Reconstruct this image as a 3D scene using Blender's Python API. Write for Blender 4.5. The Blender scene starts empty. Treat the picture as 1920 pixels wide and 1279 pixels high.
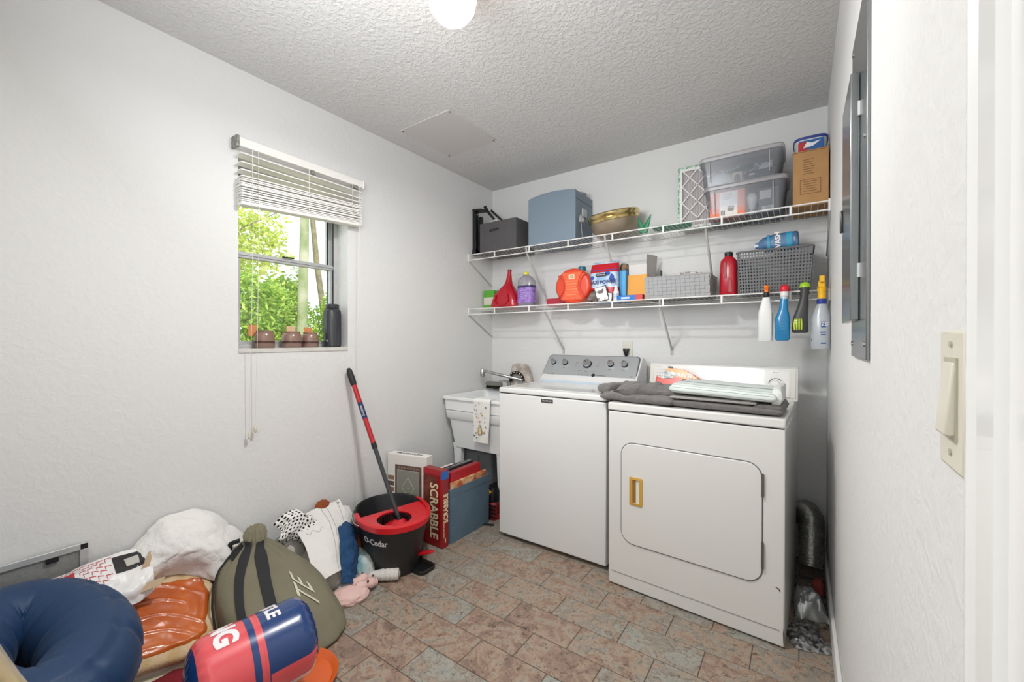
import bpy, math, random
from mathutils import Vector, Matrix, noise, Euler
random.seed(7)
S = bpy.context.scene
C = S.collection
PI = math.pi

# ------------------------------------------------------------------ camera
F_PX = 776.772
YAW, PITCH, ROLL = math.radians(34.834), math.radians(-0.1903), math.radians(0.0687)
CAM = Vector((2.12574, -2.76802, 1.19340))
fw = Vector((-math.sin(YAW)*math.cos(PITCH), math.cos(YAW)*math.cos(PITCH), math.sin(PITCH)))
rt = Vector((math.cos(YAW), math.sin(YAW), 0)); up = rt.cross(fw)
r2 = math.cos(ROLL)*rt + math.sin(ROLL)*up; u2 = -math.sin(ROLL)*rt + math.cos(ROLL)*up
cd = bpy.data.cameras.new('camera'); cam = bpy.data.objects.new('camera', cd); C.objects.link(cam)
cd.sensor_width = 36; cd.lens = 36*F_PX/1920; cd.clip_start = 0.02; cd.clip_end = 200
cam.matrix_world = Matrix(((r2.x, u2.x, -fw.x, CAM.x), (r2.y, u2.y, -fw.y, CAM.y), (r2.z, u2.z, -fw.z, CAM.z), (0, 0, 0, 1)))
S.camera = cam

# ------------------------------------------------------------------ world, sun, fill, exposure
w = bpy.data.worlds.new('world'); S.world = w; w.use_nodes = True
wb = w.node_tree.nodes['Background']; wb.inputs[0].default_value = (0.90, 0.95, 1.0, 1); wb.inputs[1].default_value = 2.2
sun_d = bpy.data.lights.new('sun', 'SUN'); sun_d.energy = 6.0; sun_d.angle = 0.02; sun_d.color = (1, .95, .85)
sun = bpy.data.objects.new('sun', sun_d); C.objects.link(sun); sun.rotation_euler = (math.radians(12), math.radians(38), 0)

def area(name, loc, target, sx, sy, energy, col=(1, 1, 1)):
    d = bpy.data.lights.new(name, 'AREA'); d.shape = 'RECTANGLE'; d.size = sx; d.size_y = sy; d.energy = energy; d.color = col
    o = bpy.data.objects.new(name, d); C.objects.link(o); o.location = loc
    o.rotation_euler = (Vector(target)-Vector(loc)).to_track_quat('-Z', 'Y').to_euler(); return o
area('fill_light', (1.42, -2.82, 1.40), (1.20, -0.2, 1.05), 1.5, 1.8, 6, (.95, .98, 1))
area('bounce_light', (1.20, -2.40, 1.90), (1.20, -1.80, 2.44), .8, .8, 13, (.95, .975, 1))
back_l = area('back_wall_fill', (1.20, -2.82, 1.90), (1.10, 0.0, 1.75), .7, .7, 2.0, (.95, .975, 1)); back_l.data.spread = 1.2  # added fill from behind the camera, brightens the upper back wall
S.view_settings.view_transform = 'Standard'; S.view_settings.look = 'None'
S.view_settings.exposure = 0.0; S.view_settings.gamma = 1.0; S.view_settings.use_curve_mapping = False

# ------------------------------------------------------------------ materials
MATS = {}
def srgb(c):
    if isinstance(c, str):
        c = tuple(int(c[i:i+2], 16)/255 for i in (0, 2, 4))
    return tuple(((x+.055)/1.055)**2.4 if x > .04045 else x/12.92 for x in c[:3])
def mat(name, col, rough=.5, metal=0.0, var=0.0, vscale=8.0, bump=0.0, bscale=60.0, coat=0.0, col2=None, coords='Object', stretch=(1, 1, 1), emit=0.0, spec=.5, sheen=0.0, sss=0.0):
    if name in MATS: return MATS[name]
    m = bpy.data.materials.new(name); m.use_nodes = True; MATS[name] = m
    nt = m.node_tree; N = nt.nodes; L = nt.links; b = N['Principled BSDF']
    c = srgb(col); b.inputs['Base Color'].default_value = (*c, 1); b.inputs['Roughness'].default_value = rough
    b.inputs['Metallic'].default_value = metal; b.inputs['Coat Weight'].default_value = coat
    b.inputs['Specular IOR Level'].default_value = spec; b.inputs['Sheen Weight'].default_value = sheen
    if emit: b.inputs['Emission Color'].default_value = (*c, 1); b.inputs['Emission Strength'].default_value = emit
    tc = N.new('ShaderNodeTexCoord'); mp = N.new('ShaderNodeMapping'); L.new(tc.outputs[coords], mp.inputs[0]); mp.inputs['Scale'].default_value = stretch
    if var or col2:
        n = N.new('ShaderNodeTexNoise'); n.inputs['Scale'].default_value = vscale; n.inputs['Detail'].default_value = 5; L.new(mp.outputs[0], n.inputs['Vector'])
        r = N.new('ShaderNodeValToRGB'); L.new(n.outputs[0], r.inputs[0])
        c2 = srgb(col2) if col2 else tuple(x*(1-var) for x in c)
        r.color_ramp.elements[0].position = .38; r.color_ramp.elements[0].color = (*c2, 1)
        r.color_ramp.elements[1].position = .62; r.color_ramp.elements[1].color = (*c, 1)
        L.new(r.outputs[0], b.inputs['Base Color'])
    if bump:
        n2 = N.new('ShaderNodeTexNoise'); n2.inputs['Scale'].default_value = bscale; n2.inputs['Detail'].default_value = 4; L.new(mp.outputs[0], n2.inputs['Vector'])
        bp = N.new('ShaderNodeBump'); bp.inputs['Strength'].default_value = bump; bp.inputs['Distance'].default_value = .01
        L.new(n2.outputs[0], bp.inputs['Height']); L.new(bp.outputs[0], b.inputs['Normal'])
    return m
def clear_mat(name, tint, gloss=.12, body=.12, rough=.1, bcol=None):
    """clear plastic: mostly transparent with a little milky body and a glossy skin"""
    if name in MATS: return MATS[name]
    m = bpy.data.materials.new(name); m.use_nodes = True; MATS[name] = m
    nt = m.node_tree; N = nt.nodes; L = nt.links; N.clear()
    o = N.new('ShaderNodeOutputMaterial'); t = N.new('ShaderNodeBsdfTransparent'); g = N.new('ShaderNodeBsdfGlossy'); d = N.new('ShaderNodeBsdfDiffuse')
    t.inputs[0].default_value = (*srgb(tint), 1); g.inputs['Roughness'].default_value = rough; d.inputs[0].default_value = (*srgb(bcol or tint), 1)
    m1 = N.new('ShaderNodeMixShader'); m2 = N.new('ShaderNodeMixShader'); m1.inputs[0].default_value = body; m2.inputs[0].default_value = gloss
    L.new(t.outputs[0], m1.inputs[1]); L.new(d.outputs[0], m1.inputs[2]); L.new(m1.outputs[0], m2.inputs[1]); L.new(g.outputs[0], m2.inputs[2]); L.new(m2.outputs[0], o.inputs[0])
    return m
def stucco(name, col, scale, strength, dist=.006):
    m = bpy.data.materials.new(name); m.use_nodes = True; MATS[name] = m
    nt = m.node_tree; N = nt.nodes; L = nt.links; b = N['Principled BSDF']
    b.inputs['Base Color'].default_value = (*srgb(col), 1); b.inputs['Roughness'].default_value = .6; b.inputs['Specular IOR Level'].default_value = .35
    g = N.new('ShaderNodeNewGeometry')
    n = N.new('ShaderNodeTexNoise'); n.inputs['Scale'].default_value = scale; n.inputs['Detail'].default_value = 5; n.inputs['Distortion'].default_value = .7
    L.new(g.outputs['Position'], n.inputs['Vector'])
    r = N.new('ShaderNodeValToRGB'); r.color_ramp.elements[0].position = .42; r.color_ramp.elements[1].position = .66; L.new(n.outputs[0], r.inputs[0])
    n2 = N.new('ShaderNodeTexNoise'); n2.inputs['Scale'].default_value = scale*4; n2.inputs['Detail'].default_value = 3; L.new(g.outputs['Position'], n2.inputs['Vector'])
    ad = N.new('ShaderNodeMath'); ad.operation = 'MULTIPLY_ADD'; ad.inputs[1].default_value = .35; L.new(n2.outputs[0], ad.inputs[0]); L.new(r.outputs[0], ad.inputs[2])
    bp = N.new('ShaderNodeBump'); bp.inputs['Strength'].default_value = strength; bp.inputs['Distance'].default_value = dist
    L.new(ad.outputs[0], bp.inputs['Height']); L.new(bp.outputs[0], b.inputs['Normal'])
    return m
def tile_mat():
    m = bpy.data.materials.new('slate_tile'); m.use_nodes = True; MATS['tile'] = m
    nt = m.node_tree; N = nt.nodes; L = nt.links; b = N['Principled BSDF']
    g = N.new('ShaderNodeNewGeometry'); oi = N.new('ShaderNodeObjectInfo')
    off = N.new('ShaderNodeVectorMath'); off.operation = 'MULTIPLY_ADD'; L.new(oi.outputs['Random'], off.inputs[0]); off.inputs[1].default_value = (13, 29, 7); L.new(g.outputs['Position'], off.inputs[2])
    def ramp(src, stops):
        r = N.new('ShaderNodeValToRGB'); cr = r.color_ramp
        while len(cr.elements) < len(stops): cr.elements.new(.5)
        for e, (p, c) in zip(cr.elements, stops): e.position = p; e.color = (*srgb(c), 1)
        L.new(src, r.inputs[0]); return r
    n1 = N.new('ShaderNodeTexNoise'); n1.inputs['Scale'].default_value = 6; n1.inputs['Detail'].default_value = 8; n1.inputs['Distortion'].default_value = 2.4; n1.inputs['Roughness'].default_value = .62
    L.new(off.outputs[0], n1.inputs['Vector'])
    # shift by a per-tile tone
    sh = N.new('ShaderNodeMath'); sh.operation = 'MULTIPLY_ADD'; L.new(oi.outputs['Random'], sh.inputs[0]); sh.inputs[1].default_value = .22
    sb = N.new('ShaderNodeMath'); sb.operation = 'SUBTRACT'; L.new(n1.outputs[0], sb.inputs[0]); sb.inputs[1].default_value = .11; L.new(sb.outputs[0], sh.inputs[2])
    base = ramp(sh.outputs[0], [(.26, '989a95'), (.37, 'a39e94'), (.44, '8f877e'), (.50, 'a39789'), (.56, 'a8917f'), (.62, '998173'), (.74, '837067')])
    n2 = N.new('ShaderNodeTexNoise'); n2.inputs['Scale'].default_value = 48; n2.inputs['Detail'].default_value = 9; n2.inputs['Roughness'].default_value = .68; n2.inputs['Distortion'].default_value = 1.2; L.new(off.outputs[0], n2.inputs['Vector'])
    vein = ramp(n2.outputs[0], [(.35, '6a5f57'), (.45, 'e6e1da'), (.54, 'ffffff'), (.66, 'cfc6bd')])
    mx = N.new('ShaderNodeMix'); mx.data_type = 'RGBA'; mx.blend_type = 'MULTIPLY'; mx.inputs[0].default_value = .75
    L.new(base.outputs[0], mx.inputs[6]); L.new(vein.outputs[0], mx.inputs[7]); L.new(mx.outputs[2], b.inputs['Base Color'])
    b.inputs['Roughness'].default_value = .42; b.inputs['Specular IOR Level'].default_value = .4
    bp = N.new('ShaderNodeBump'); bp.inputs['Strength'].default_value = .25; bp.inputs['Distance'].default_value = .003; L.new(n2.outputs[0], bp.inputs['Height']); L.new(bp.outputs[0], b.inputs['Normal'])
    return m
def stripe_mat(name, bg, fg, n, width=.15, axis='V', rough=.85, cols=None, bg2=None):
    """stripes along the object's UV; used for striped cloth"""
    m = bpy.data.materials.new(name); m.use_nodes = True; MATS[name] = m
    nt = m.node_tree; N = nt.nodes; L = nt.links; b = N['Principled BSDF']; b.inputs['Roughness'].default_value = rough
    uv = N.new('ShaderNodeUVMap'); sp = N.new('ShaderNodeSeparateXYZ'); L.new(uv.outputs[0], sp.inputs[0])
    def band(out, n, width):
        mu = N.new('ShaderNodeMath'); mu.operation = 'MULTIPLY'; mu.inputs[1].default_value = n; L.new(out, mu.inputs[0])
        fr = N.new('ShaderNodeMath'); fr.operation = 'FRACT'; L.new(mu.outputs[0], fr.inputs[0])
        lt = N.new('ShaderNodeMath'); lt.operation = 'LESS_THAN'; lt.inputs[1].default_value = width; L.new(fr.outputs[0], lt.inputs[0]); return lt
    if axis == 'CHECK':
        a = band(sp.outputs[0], n, .5); c = band(sp.outputs[1], n, .5)
        ad = N.new('ShaderNodeMath'); ad.operation = 'MULTIPLY'; L.new(a.outputs[0], ad.inputs[0]); L.new(c.outputs[0], ad.inputs[1])
        fac = ad.outputs[0]
    else:
        fac = band(sp.outputs[0 if axis == 'U' else 1], n, width).outputs[0]
    mx = N.new('ShaderNodeMix'); mx.data_type = 'RGBA'; L.new(fac, mx.inputs[0]); mx.inputs[6].default_value = (*srgb(bg), 1); mx.inputs[7].default_value = (*srgb(fg), 1)
    L.new(mx.outputs[2], b.inputs['Base Color']); return m

# ------------------------------------------------------------------ mesh building
class MB:
    def __init__(s, M=None): s.v = []; s.f = []; s.uv = {}; s.M = M or Matrix.Identity(4)
    def add(s, vs, fs, uvs=None):
        o = len(s.v); s.v += [s.M @ Vector(p) for p in vs]
        for i, f in enumerate(fs):
            s.f.append([o+k for k in f])
            if uvs: s.uv[len(s.f)-1] = [uvs[k] for k in f]
        return s
    def box(s, x0, x1, y0, y1, z0, z1):
        vs = [(x, y, z) for z in (z0, z1) for y in (y0, y1) for x in (x0, x1)]
        return s.add(vs, [(0, 2, 3, 1), (4, 5, 7, 6), (0, 1, 5, 4), (2, 6, 7, 3), (0, 4, 6, 2), (1, 3, 7, 5)])
    def cbox(s, c, d): return s.box(c[0]-d[0]/2, c[0]+d[0]/2, c[1]-d[1]/2, c[1]+d[1]/2, c[2]-d[2]/2, c[2]+d[2]/2)
    def loft(s, rings, cap0=True, cap1=True, closed=False):
        n = len(rings[0]); vs = [p for r in rings for p in r]; fs = []
        m = len(rings)
        for i in range(m if closed else m-1):
            j = (i+1) % m
            for k in range(n): l = (k+1) % n; fs.append((i*n+k, i*n+l, j*n+l, j*n+k))
        if not closed and cap0: fs.append(tuple(range(n))[::-1])
        if not closed and cap1: fs.append(tuple((m-1)*n+k for k in range(n)))
        uvs = [(k/n, i/max(1, m-1)) for i in range(m) for k in range(n)]
        return s.add(vs, fs, uvs)
    def cyl(s, p0, p1, r0, r1=None, seg=16, cap=True):
        r1 = r0 if r1 is None else r1; p0 = Vector(p0); p1 = Vector(p1); a = (p1-p0).normalized()
        t = Vector((0, 0, 1)) if abs(a.z) < .9 else Vector((1, 0, 0)); u = a.cross(t).normalized(); v = a.cross(u)
        R = lambda p, r: [p + u*math.cos(-2*PI*k/seg)*r + v*math.sin(-2*PI*k/seg)*r for k in range(seg)]
        rr = [R(p0, r0), R(p1, r1)]
        return s.loft([x[::-1] for x in rr], cap, cap)
    def tube(s, pts, r, seg=8, closed=False):
        pts = [Vector(p) for p in pts]; n = len(pts); rings = []; prev = None
        for i, p in enumerate(pts):
            a = (pts[(i+1) % n] if (closed or i < n-1) else p) - (pts[i-1] if (closed or i > 0) else p)
            a.normalize()
            if prev is None: t = Vector((0, 0, 1)) if abs(a.z) < .9 else Vector((1, 0, 0)); u = a.cross(t).normalized()
            else: u = (prev - a*prev.dot(a)).normalized()
            prev = u; v = a.cross(u); rr = r[i] if isinstance(r, (list, tuple)) else r
            rings.append([p + u*math.cos(2*PI*k/seg)*rr + v*math.sin(2*PI*k/seg)*rr for k in range(seg)])
        return s.loft(rings, closed=closed)
    def ring(s, z, rx, ry=None, n=2.0, seg=40, cx=0, cy=0, rot=0):
        ry = rx if ry is None else ry; out = []
        for k in range(seg):
            a = 2*PI*k/seg; c, q = math.cos(a), math.sin(a)
            x = rx*math.copysign(abs(c)**(2/n), c); y = ry*math.copysign(abs(q)**(2/n), q)
            out.append(Vector((cx + x*math.cos(rot)-y*math.sin(rot), cy + x*math.sin(rot)+y*math.cos(rot), z)))
        return out
    def lathe(s, prof, seg=32, cap0=True, cap1=True, **kw):
        return s.loft([s.ring(z, max(r, 1e-4), seg=seg, **kw) for r, z in prof], cap0, cap1)
    def sellipse(s, secs, seg=40, cap0=True, cap1=True):
        """secs: (z, rx, ry, n[, cx, cy[, rot]])"""
        return s.loft([s.ring(q[0], q[1], q[2], q[3], seg, *(q[4:6] if len(q) > 5 else (0, 0)), rot=(q[6] if len(q) > 6 else 0)) for q in secs], cap0, cap1)
    def sphere(s, c, r, seg=20, rings=12, sc=(1, 1, 1)):
        c = Vector(c); rr = []
        for i in range(rings+1):
            t = PI*i/rings; q = max(math.sin(t), 1e-3)
            rr.append([c + Vector((r*sc[0]*q*math.cos(2*PI*k/seg), r*sc[1]*q*math.sin(2*PI*k/seg), -r*sc[2]*math.cos(t))) for k in range(seg)])
        return s.loft(rr)
    def prism(s, poly, z0, z1):
        """poly: ccw (x,y) outline, extruded along z"""
        n = len(poly); vs = [(x, y, z0) for x, y in poly] + [(x, y, z1) for x, y in poly]
        return s.add(vs, [tuple(range(n))[::-1], tuple(range(n, 2*n))] + [(k, (k+1) % n, n+(k+1) % n, n+k) for k in range(n)])
    def sheet(s, fn, nu, nv, th=.003):
        P = [[Vector(fn(i/nu, j/nv)) for i in range(nu+1)] for j in range(nv+1)]
        Nn = [[None]*(nu+1) for _ in range(nv+1)]
        for j in range(nv+1):
            for i in range(nu+1):
                a = P[j][min(i+1, nu)]-P[j][max(i-1, 0)]; b = P[min(j+1, nv)][i]-P[max(j-1, 0)][i]
                q = a.cross(b); Nn[j][i] = q.normalized() if q.length > 1e-12 else Vector((0, 0, 1))
        n = nu+1; vs = [P[j][i]+Nn[j][i]*th/2 for j in range(nv+1) for i in range(n)] + [P[j][i]-Nn[j][i]*th/2 for j in range(nv+1) for i in range(n)]
        o = n*(nv+1); fs = []
        for j in range(nv):
            for i in range(nu):
                a, b, c, d = j*n+i, j*n+i+1, (j+1)*n+i+1, (j+1)*n+i
                fs.append((a, b, c, d)); fs.append((o+d, o+c, o+b, o+a))
        for i in range(nu): fs.append((i+1, i, o+i, o+i+1)); fs.append((nv*n+i, nv*n+i+1, o+nv*n+i+1, o+nv*n+i))
        for j in range(nv): fs.append((j*n, (j+1)*n, o+(j+1)*n, o+j*n)); fs.append(((j+1)*n+nu, j*n+nu, o+j*n+nu, o+(j+1)*n+nu))
        uv = [(i/nu, j/nv) for j in range(nv+1) for i in range(n)]
        return s.add(vs, fs, uv+uv)
    def mesh(s, name):
        me = bpy.data.meshes.new(name); me.from_pydata([tuple(v) for v in s.v], [], s.f)
        if s.uv:
            L = me.uv_layers.new(name='UVMap')
            for p in me.polygons:
                if p.index in s.uv:
                    for li, q in zip(p.loop_indices, s.uv[p.index]): L.data[li].uv = q
        return me
def rrect(x0, x1, y0, y1, r, seg=6):
    o = []
    for cx, cy, a0 in ((x1-r, y0+r, -90), (x1-r, y1-r, 0), (x0+r, y1-r, 90), (x0+r, y0+r, 180)):
        for k in range(seg+1):
            a = math.radians(a0+90*k/seg); o.append((cx+r*math.cos(a), cy+r*math.sin(a)))
    return o
def props(o, label=None, cat=None, group=None, kind=None):
    if label: o['label'] = label
    if cat: o['category'] = cat
    if group: o['group'] = group
    if kind: o['kind'] = kind
    return o
def attach(o, parent):
    if parent is None: return
    o.parent = parent
    if parent.get('_w'): 
        pass
def obj(name, mb, m, parent=None, bevel=0, ang=35, sub=0, label=None, seg=2, **kw):
    me = mb.mesh(name) if isinstance(mb, MB) else mb
    for x in (m if isinstance(m, (list, tuple)) else [m]): me.materials.append(x)
    if ang: me.shade_smooth(); me.set_sharp_from_angle(angle=math.radians(ang))
    o = bpy.data.objects.new(name, me); C.objects.link(o)
    if parent is not None: o.parent = parent; o.matrix_parent_inverse = PINV.get(root_name(parent), Matrix.Identity(4)) if parent.type == 'EMPTY' else Matrix.Identity(4)
    if bevel:
        b = o.modifiers.new('bevel', 'BEVEL'); b.width = bevel; b.segments = seg; b.limit_method = 'ANGLE'; b.angle_limit = math.radians(40)
    if sub:
        b = o.modifiers.new('sub', 'SUBSURF'); b.levels = sub; b.render_levels = sub
    props(o, label, **kw); return o
PINV = {}
def root_name(o): return o.name
def thing(name, label, cat, loc=(0, 0, 0), rz=0, group=None, world=False):
    """Empty at the thing's base. world=True: parts are given in world coordinates"""
    o = bpy.data.objects.new(name, None); C.objects.link(o); o.empty_display_size = .05
    o.location = loc; o.rotation_euler = (0, 0, rz)
    if world: PINV[o.name] = (Matrix.Translation(loc) @ Matrix.Rotation(rz, 4, 'Z')).inverted()
    return props(o, label, cat, group)
def struct(name, mb, m, parent=None, **kw):
    o = obj(name, mb, m, parent, **kw)
    if parent is None: o['kind'] = 'structure'
    return o
def frame(o, xd, yd):
    x = Vector(xd).normalized(); y = Vector(yd).normalized(); z = x.cross(y).normalized(); y = z.cross(x)
    return Matrix(((x.x, y.x, z.x, o[0]), (x.y, y.y, z.y, o[1]), (x.z, y.z, z.z, o[2]), (0, 0, 0, 1)))
def text(name, s, size, M, m, parent=None, ext=.0006, bold=.0, warp=None, align='CENTER', sx=1.0, sub=0, **kw):
    cu = bpy.data.curves.new('t', 'FONT'); cu.body = s; cu.size = size; cu.extrude = ext; cu.align_x = align; cu.align_y = 'CENTER'; cu.offset = bold; cu.resolution_u = 3
    t = bpy.data.objects.new('t', cu); me = bpy.data.meshes.new_from_object(t); bpy.data.objects.remove(t); bpy.data.curves.remove(cu)
    if warp:
        import bmesh
        bm = bmesh.new(); bm.from_mesh(me)
        bmesh.ops.triangulate(bm, faces=bm.faces[:])
        for _ in range(sub): bmesh.ops.subdivide_edges(bm, edges=[e for e in bm.edges if e.calc_length() > size*.12], cuts=1)
        bm.to_mesh(me); bm.free()
    for v in me.vertices:
        p = Vector((v.co.x*sx, v.co.y, v.co.z)); v.co = warp(p) if warp else M @ p
    return obj(name, me, m, parent, ang=30, **kw)
def fbm(p, o=4, s=1.0):
    v = 0; a = 1; t = 0
    for _ in range(o): v += a*noise.noise(Vector(p)*s); t += a; a *= .5; s *= 2.03
    return v/t
def ridge(p, o=3, s=1.0):
    v = 0; a = 1; t = 0
    for _ in range(o): v += a*(1-2*abs(noise.noise(Vector(p)*s))); t += a; a *= .5; s *= 2.1
    return v/t
def catmull(P, t):
    n = len(P)-1; x = t*n; i = min(int(x), n-1); f = x-i
    p0 = P[max(i-1, 0)]; p1 = P[i]; p2 = P[i+1]; p3 = P[min(i+2, n)]
    if i == 0: p0 = p1*2-p2
    if i+2 > n: p3 = p2*2-p1
    return .5*((2*p1)+(p2-p0)*f+(2*p0-5*p1+4*p2-p3)*f*f+(3*p1-p0-3*p2+p3)*f**3)
def patch(mb, ctrl, nu=40, nv=40, th=.004, amp=.01, sc=9, seed=0, rsc=None, dirn=(1, 1, 1)):
    G = [[Vector(p) for p in row] for row in ctrl]
    def base(u, v): return catmull([catmull(r, u) for r in G], v)
    def fn(u, v):
        p = base(u, v); e = .01
        n = (base(min(u+e, 1), v)-base(max(u-e, 0), v)).cross(base(u, min(v+e, 1))-base(u, max(v-e, 0)))
        n = n.normalized() if n.length > 1e-12 else Vector((0, 0, 1))
        q = Vector((p.x*dirn[0], p.y*dirn[1], p.z*dirn[2]))*sc + Vector((seed*7.1, seed*3.3, seed))
        return p + n*amp*(ridge(q, 3)*.8 + fbm(q*2.2, 3)*.5)
    mb.fn = fn; mb.th = th
    return mb.sheet(fn, nu, nv, th)
def on_surf(mb, u, v, off=0, side=1):
    e = .012; f = mb.fn; p = f(u, v); n = (f(min(u+e, 1), v)-f(max(u-e, 0), v)).cross(f(u, min(v+e, 1))-f(u, max(v-e, 0))).normalized()
    return p + n*side*(mb.th/2+off)
def decal(mb, u0, u1, v0, v1, side=1, sk=0.0, n=8, off=.0008):
    d = MB(); d.sheet(lambda a, b: on_surf(mb, u0+(u1-u0)*a+sk*b, v0+(v1-v0)*b, off, side), n, n, .0008); return d
def blob(mb, c, r, seed=0, amp=.25, sc=2.2, flat=-.35, seg=56, rings=34, rot=0):
    """crumpled cloth lump resting on its flattened base at c.z"""
    rr = []; rz = Matrix.Rotation(rot, 3, 'Z'); lo = flat
    for i in range(rings+1):
        t = PI*i/rings; q = max(math.sin(t), 1e-3); ring = []
        for k in range(seg):
            a = 2*PI*k/seg; d = Vector((q*math.cos(a), q*math.sin(a), -math.cos(t)))
            s_ = 1+amp*(ridge(d*sc+Vector((seed*5.7, seed, 0)), 4)*.9+fbm(d*sc*1.7+Vector((0, seed*3.1, 9)), 3)*.6)
            p = d*s_
            if p.z < lo: p.z = lo+(p.z-lo)*.03
            p = Vector((p.x*r[0], p.y*r[1], (p.z-lo)*r[2])); ring.append(Vector(c)+rz@p)
        rr.append(ring)
    return mb.loft(rr)
def dup(root, loc, rz, label=None, scale=None):
    r = root.copy(); C.objects.link(r); r.location = loc; r.rotation_euler = (0, 0, rz)
    if label: r['label'] = label
    if scale: r.scale = scale
    for ch in list(root.children):
        c = ch.copy(); C.objects.link(c); c.parent = r
        for g in ch.children:
            d = g.copy(); C.objects.link(d); d.parent = c
    return r
RW = 2.242; YF = -2.86; H = 2.44
white_wall = stucco('wall_paint', 'e1e1e0', 36, .15)
ceil_m = stucco('ceiling_paint', 'd6d5d4', 52, .42, .007)
smooth_white = mat('smooth_white', 'e6e5e2', .45)
gloss_white = mat('gloss_white', 'ececea', .25, coat=.3)
metal = mat('chrome', 'c8c8c8', .18, 1.0)
alu = mat('aluminium', 'c4c6c6', .42, .35, var=.12, vscale=12)
black_pl = mat('black_plastic', '17181a', .4)
dark_line = mat('dark_gap', '2a2a2a', .8)

# ---- floor and tiles
struct('floor', MB().box(-.2, RW+.2, YF-.15, .2, -.12, -.0022), mat('grout', '66594d', .9, var=.2, vscale=40))
FL = bpy.data.objects['floor']
TM = tile_mat(); PX, PY = .2955, .1465; meshes = {}
def tile_mesh(a, b):
    k = (round(a, 3), round(b, 3))
    if k not in meshes:
        mb = MB(); g = .0018; e = .0012; t = -.0002
        o = [(g, g), (a-g, g), (a-g, b-g), (g, b-g)]; i_ = [(g+e, g+e), (a-g-e, g+e), (a-g-e, b-g-e), (g+e, b-g-e)]
        vs = [(x, y, -.003) for x, y in o]+[(x, y, t-.0009) for x, y in o]+[(x, y, t) for x, y in i_]
        mb.add(vs, [(0, 1, 5, 4), (1, 2, 6, 5), (2, 3, 7, 6), (3, 0, 4, 7), (4, 5, 9, 8), (5, 6, 10, 9), (6, 7, 11, 10), (7, 4, 8, 11), (8, 9, 10, 11)])
        me = mb.mesh('floor_tile'); me.materials.append(TM); meshes[k] = me
    return meshes[k]
for k in range(-8, 13):
    y1 = -1.045-PY*k; y0 = y1-PY
    y1c, y0c = min(y1, 0), max(y0, YF)
    if y1c-y0c < .02: continue
    x = .943-PX*5 + (PX/2 if k % 2 else 0)
    while x < RW:
        a, b = max(x, 0), min(x+PX, RW)
        if b-a > .02:
            o = bpy.data.objects.new('floor_tile', tile_mesh(b-a, y1c-y0c)); C.objects.link(o); o.location = (a, y0c, 0); o.parent = FL
        x += PX

# ---- walls
Y0W, Y1W, Z0W, Z1W = -1.921, -1.359, 1.133, 2.03
m = MB(); T = .2
m.box(-T, 0, YF-.15, Y0W, 0-.1, H+.1).box(-T, 0, Y1W, .2, -.1, H+.1).box(-T, 0, Y0W, Y1W, -.1, Z0W).box(-T, 0, Y0W, Y1W, Z1W, H+.1)
struct('wall_left', m, white_wall, ang=0)
struct('wall_back', MB().box(0, RW, 0, .15, -.1, H+.1), white_wall, ang=0)
# right wall with a doorway nearer the camera (its casing is trim_1)
DY1, DY0, DZ = -2.430, -2.86, 2.05
m = MB().box(RW, RW+.15, DY1, .15, -.1, H+.1).box(RW, RW+.15, YF-.15, DY1, DZ, H+.1)
struct('wall_right', m, white_wall, ang=0)
struct('wall_front', MB().box(0, 1.40, YF-.12, YF, -.1, H+.1).box(1.40, RW, YF-.12, YF, 2.05, H+.1), white_wall, ang=0)
struct('ceiling', MB().box(-.2, RW+.2, YF-.15, .2, H, H+.12), ceil_m, ang=0)
struct('baseboard_right', MB().box(RW-.014, RW, DY1+.118, -.001, 0, .092), smooth_white, bevel=.004)
# profiled casing on the near right wall
prof = [(0, 0), (.011, 0), (.011, .006), (.017, .014), (.019, .026), (.015, .034), (.015, .046), (.021, .056), (.021, .085), (.016, .090), (.016, .118), (0, .118)]
m = MB(); m.loft([[Vector((RW-p, -2.314-q, z)) for p, q in prof] for z in (0, DZ)])
tr = struct('trim_1', m, gloss_white, ang=25)
struct('trim_2', MB().box(RW-.003, RW+.14, DY1-.022, DY1-.0005, 0, DZ), gloss_white)
struct('door_2', MB().box(RW+.045, RW+.08, YF, DY1-.024, 0, DZ), gloss_white)
d1 = struct('door_1', MB().box(1.47, 2.235, YF-.06, YF-.025, .004, 2.04), gloss_white)
m = MB().box(1.40, 1.466, YF-.1, YF+.012, 0, 2.05)
struct('trim_3', m, gloss_white, bevel=.004)

# ---- ceiling access hatch
t = thing('access_hatch', 'white square access panel screwed flush to the ceiling near the back left', 'hatch', (.366, -.91, H), world=True)
obj('panel', MB().box(.166, .567, -1.122, -.700, H-.006, H), mat('hatch_paint', 'cbc8c6', .55), t, bevel=.001)
for x, y in ((.178, -1.108), (.555, -1.108), (.178, -.714), (.555, -.714)):
    obj('screw', MB().cyl((x, y, H-.006), (x, y, H-.009), .004, seg=10), mat('screw', '55504a', .5, .6), t)

# ---- ceiling lamp
lx, ly = 1.176, -1.752
t = thing('ceiling_lamp', 'round frosted globe light glowing warm white on the ceiling', 'lamp', (lx, ly, H), world=True)
obj('base', MB().lathe([(.055, 2.44), (.06, 2.425), (.05, 2.40)], cx=lx, cy=ly), gloss_white, t)
gm = mat('lamp_glass', 'ffefd8', .3, emit=4.0)
obj('globe', MB().lathe([(.045, 2.418), (.062, 2.395), (.078, 2.355), (.081, 2.325), (.074, 2.290), (.055, 2.263), (.028, 2.249), (.001, 2.246)], cx=lx, cy=ly, seg=40), gm, t)
pd = bpy.data.lights.new('lamp_light', 'AREA'); pd.shape = 'DISK'; pd.size = .14; pd.energy = 21; pd.color = (1, .982, .95)
po = bpy.data.objects.new('lamp_light', pd); C.objects.link(po); po.location = (lx, ly, 2.235)

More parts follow.
